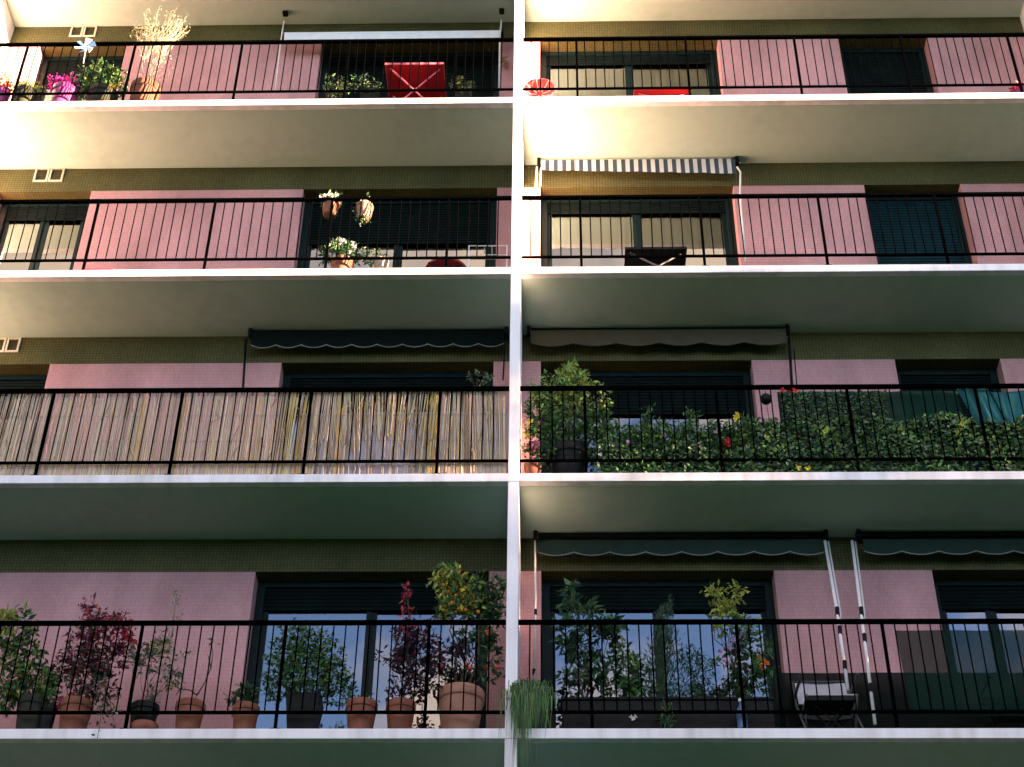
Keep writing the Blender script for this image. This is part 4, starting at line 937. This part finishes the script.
table('low_table', 'bright red low table in front of the right door on the top right balcony', 'table', 634, 690, 89.0, .14, 3*H, .45, 'red', 'red', 'redlite', grp='folding tables on the balconies')
a = at(1016, 87, .15)
th, rt = potted('flowering_plant', 'crimson flowers at the far right end of the top right balcony', 'plant', 3, 1012, 1034, 93, .16, 'purplepot')
foliage(th, [(1022, 89, 7, 4, 110, [1, 5])], .16, rt, .045, ['l_dark', 'p_red'], stems=False, wratio=.7)

# curtains behind panes
def curtain(label, x0, x1, k, z0, z1, mat, freq):
    y = W+DEPTH+.06
    o = cloth('curtain', mat, None, [(x0, y, k*H+z1), (x1, y, k*H+z1)], [(x0, y, k*H+z0), (x1, y, k*H+z0)], wave=.025, freq=freq, cols=160)
    tag(o, label, 'curtain', 'curtains behind the window panes')
curtain('beige pleated curtain behind the left pane of the top right balcony door', .38, 1.45, 3, .05, 2.28, 'curtain', 12)
curtain('beige pleated curtain behind the right pane of the top right balcony door', 1.50, 2.58, 3, .05, 2.28, 'curtain', 12)
curtain('beige curtain standing in for the ceiling reflected in the door under the striped awning', .38, 2.58, 2, .05, 2.28, 'curtain', 20)  # its colour carries the warm ceiling reflection of these panes
curtain('cream blind in the small window at the left end of the second row', -6.45, -5.98, 2, .85, 2.28, 'curtain', 4)
curtain('pale sheer curtain behind the bushy shrub on the bottom left balcony', -2.6, -1.45, 0, .05, 2.2, 'sheer', 14)
curtain('teal white curtain edge in the dark door above the balcony flowers', 2.25, 2.55, 1, .05, 1.85, 'sheer', 4)

# ------------------------------------------------------------------ surroundings out of the picture that shape the light
ob = thing('opposite_building', (0, -40, GROUND), 'plain grey apartment block across the street behind the camera', 'building')
b = MB(); b.box(-45, 45, -50, -38, GROUND-.1, 3.5); b.build('wall', 'stonewash', ob)
b = MB()
for k in range(4):
    for i in range(26): b.box(-42+i*3.3, -40.6+i*3.3, -38.05, -37.98, GROUND+1+k*2.9, GROUND+2.5+k*2.9)
o = b.build('windows', 'frame', ob)
def tree(X, Y, zt, rad, zlow, n, label):
    t = thing('street_tree', (X, Y, GROUND), label, 'tree', 'street trees'); b = MB()
    b.tube([(X, Y, GROUND-.2), (X+.1, Y, GROUND+3), (X, Y+.1, zlow+1), (X, Y, zt-1.5)], .22, 8, r2=.05)
    cs = []
    for i in range(60):
        d = rv(); h = (zt-zlow)/2; c = Vector((X+d.x*rad*.8, Y+d.y*rad*.8, (zt+zlow)/2+d.z*h*.85)); cs.append(c)
        if i < 20: b.tube([(X, Y, zlow+(c.z-zlow)*.5), c], .05, 5, r2=.015)
    b.build('trunk', 'stem', t)
    f = MB()
    for i in range(n):
        c = random.choice(cs); p = c+rv()*random.random()*1.1; L = random.uniform(.16, .3); f.leaf(p, rv(), rv(), L, L*.7, random.choice((0, 1)))
    f.build('crown', ['l_dark', 'l_mid'], t)
    return t
random.seed(5)
tree(46, -11.0, 9.7, 3.2, -5.5, 20000, 'broad leafy street tree farther along the facade')
tree(40, -6.6, 8.7, 1.8, 2.6, 5600, 'slender airy tree added out of view to filter the low sun')  # unseen tree added to filter the low sun reaching the right bay
tree(57, -10.2, 7.8, 4.2, -5.0, 2400, 'lower leafy street tree at the end of the street')

ob = thing('shading_block', (96, -20, GROUND), 'long unseen block added to shade the ground and the lower floors', 'building')  # unseen block, added to keep the low sun off ground and lower floors
b = MB(); b.box(90, 104, -120, 60, GROUND-.1, 7.2); b.build('wall', 'stonewash', ob)
b = MB(); b.box(89.6, 104.4, -120.4, 60.4, 7.2, 7.4); b.build('roof', 'stonewash', ob)

# ------------------------------------------------------------------ light
AZ, EL = R(10.2), R(4.1)                         # sun grazes the facade from the right, very low
dirv = Vector((math.cos(AZ)*math.cos(EL), -math.sin(AZ)*math.cos(EL), math.sin(EL)))   # towards the sun
sun = bpy.data.lights.new('sun', 'SUN'); sun.energy = 5.0; sun.angle = R(0.53); sun.color = (1.0, 0.61, 0.41)
so = bpy.data.objects.new('sun', sun); COL.objects.link(so); so.rotation_euler = dirv.to_track_quat('Z', 'Y').to_euler(); so.location = (30, -5, 20)
wd = bpy.data.worlds.new('World'); S.world = wd; wd.use_nodes = True
nt = wd.node_tree; L = nt.links; bg = nt.nodes['Background']
sk = nt.nodes.new('ShaderNodeTexSky'); sk.sky_type = 'NISHITA'; sk.sun_disc = False
sk.sun_elevation = EL; sk.sun_rotation = math.atan2(dirv.x, dirv.y); sk.altitude = 2500; sk.air_density = 0.4; sk.dust_density = 0.3; sk.ozone_density = 1.0
tc = nt.nodes.new('ShaderNodeTexCoord'); n = nt.nodes.new('ShaderNodeTexNoise'); n.inputs['Scale'].default_value = 5.0; n.inputs['Detail'].default_value = 7; n.inputs['Roughness'].default_value = .55
L.new(tc.outputs['Generated'], n.inputs['Vector'])
mr = nt.nodes.new('ShaderNodeMapRange'); mr.inputs['From Min'].default_value = .44; mr.inputs['From Max'].default_value = .60; mr.inputs['To Min'].default_value = .05; mr.inputs['To Max'].default_value = 1.0
L.new(n.outputs['Fac'], mr.inputs['Value'])
mx = nt.nodes.new('ShaderNodeMix'); mx.data_type = 'RGBA'; mx.inputs['B'].default_value = (1.9, 1.36, 0.95, 1)
L.new(mr.outputs['Result'], mx.inputs['Factor']); L.new(sk.outputs['Color'], mx.inputs['A']); L.new(mx.outputs['Result'], bg.inputs['Color'])
bg.inputs['Strength'].default_value = 0.05

# ------------------------------------------------------------------ camera
cam = bpy.data.cameras.new('camera'); co = bpy.data.objects.new('camera', cam); COL.objects.link(co); S.camera = co
fw = ray(512, 383.5); rt_ = ray(512+F, 383.5)-fw; up = ray(512, 383.5-F)-fw
m = Matrix((rt_.normalized(), up.normalized(), -fw.normalized())).transposed().to_4x4(); m.translation = CAM
co.matrix_world = m
cam.sensor_fit = 'HORIZONTAL'; cam.sensor_width = 36; cam.lens = F*36/1024; cam.clip_end = 2000; cam.clip_start = .05
S.view_settings.view_transform = 'Standard'; S.view_settings.look = 'None'; S.view_settings.exposure = 4.78; S.view_settings.gamma = 1
S.view_settings.use_curve_mapping = False
S.cycles.max_bounces = 10; S.cycles.diffuse_bounces = 6; S.cycles.transparent_max_bounces = 16; S.cycles.caustics_reflective = False; S.cycles.caustics_refractive = False
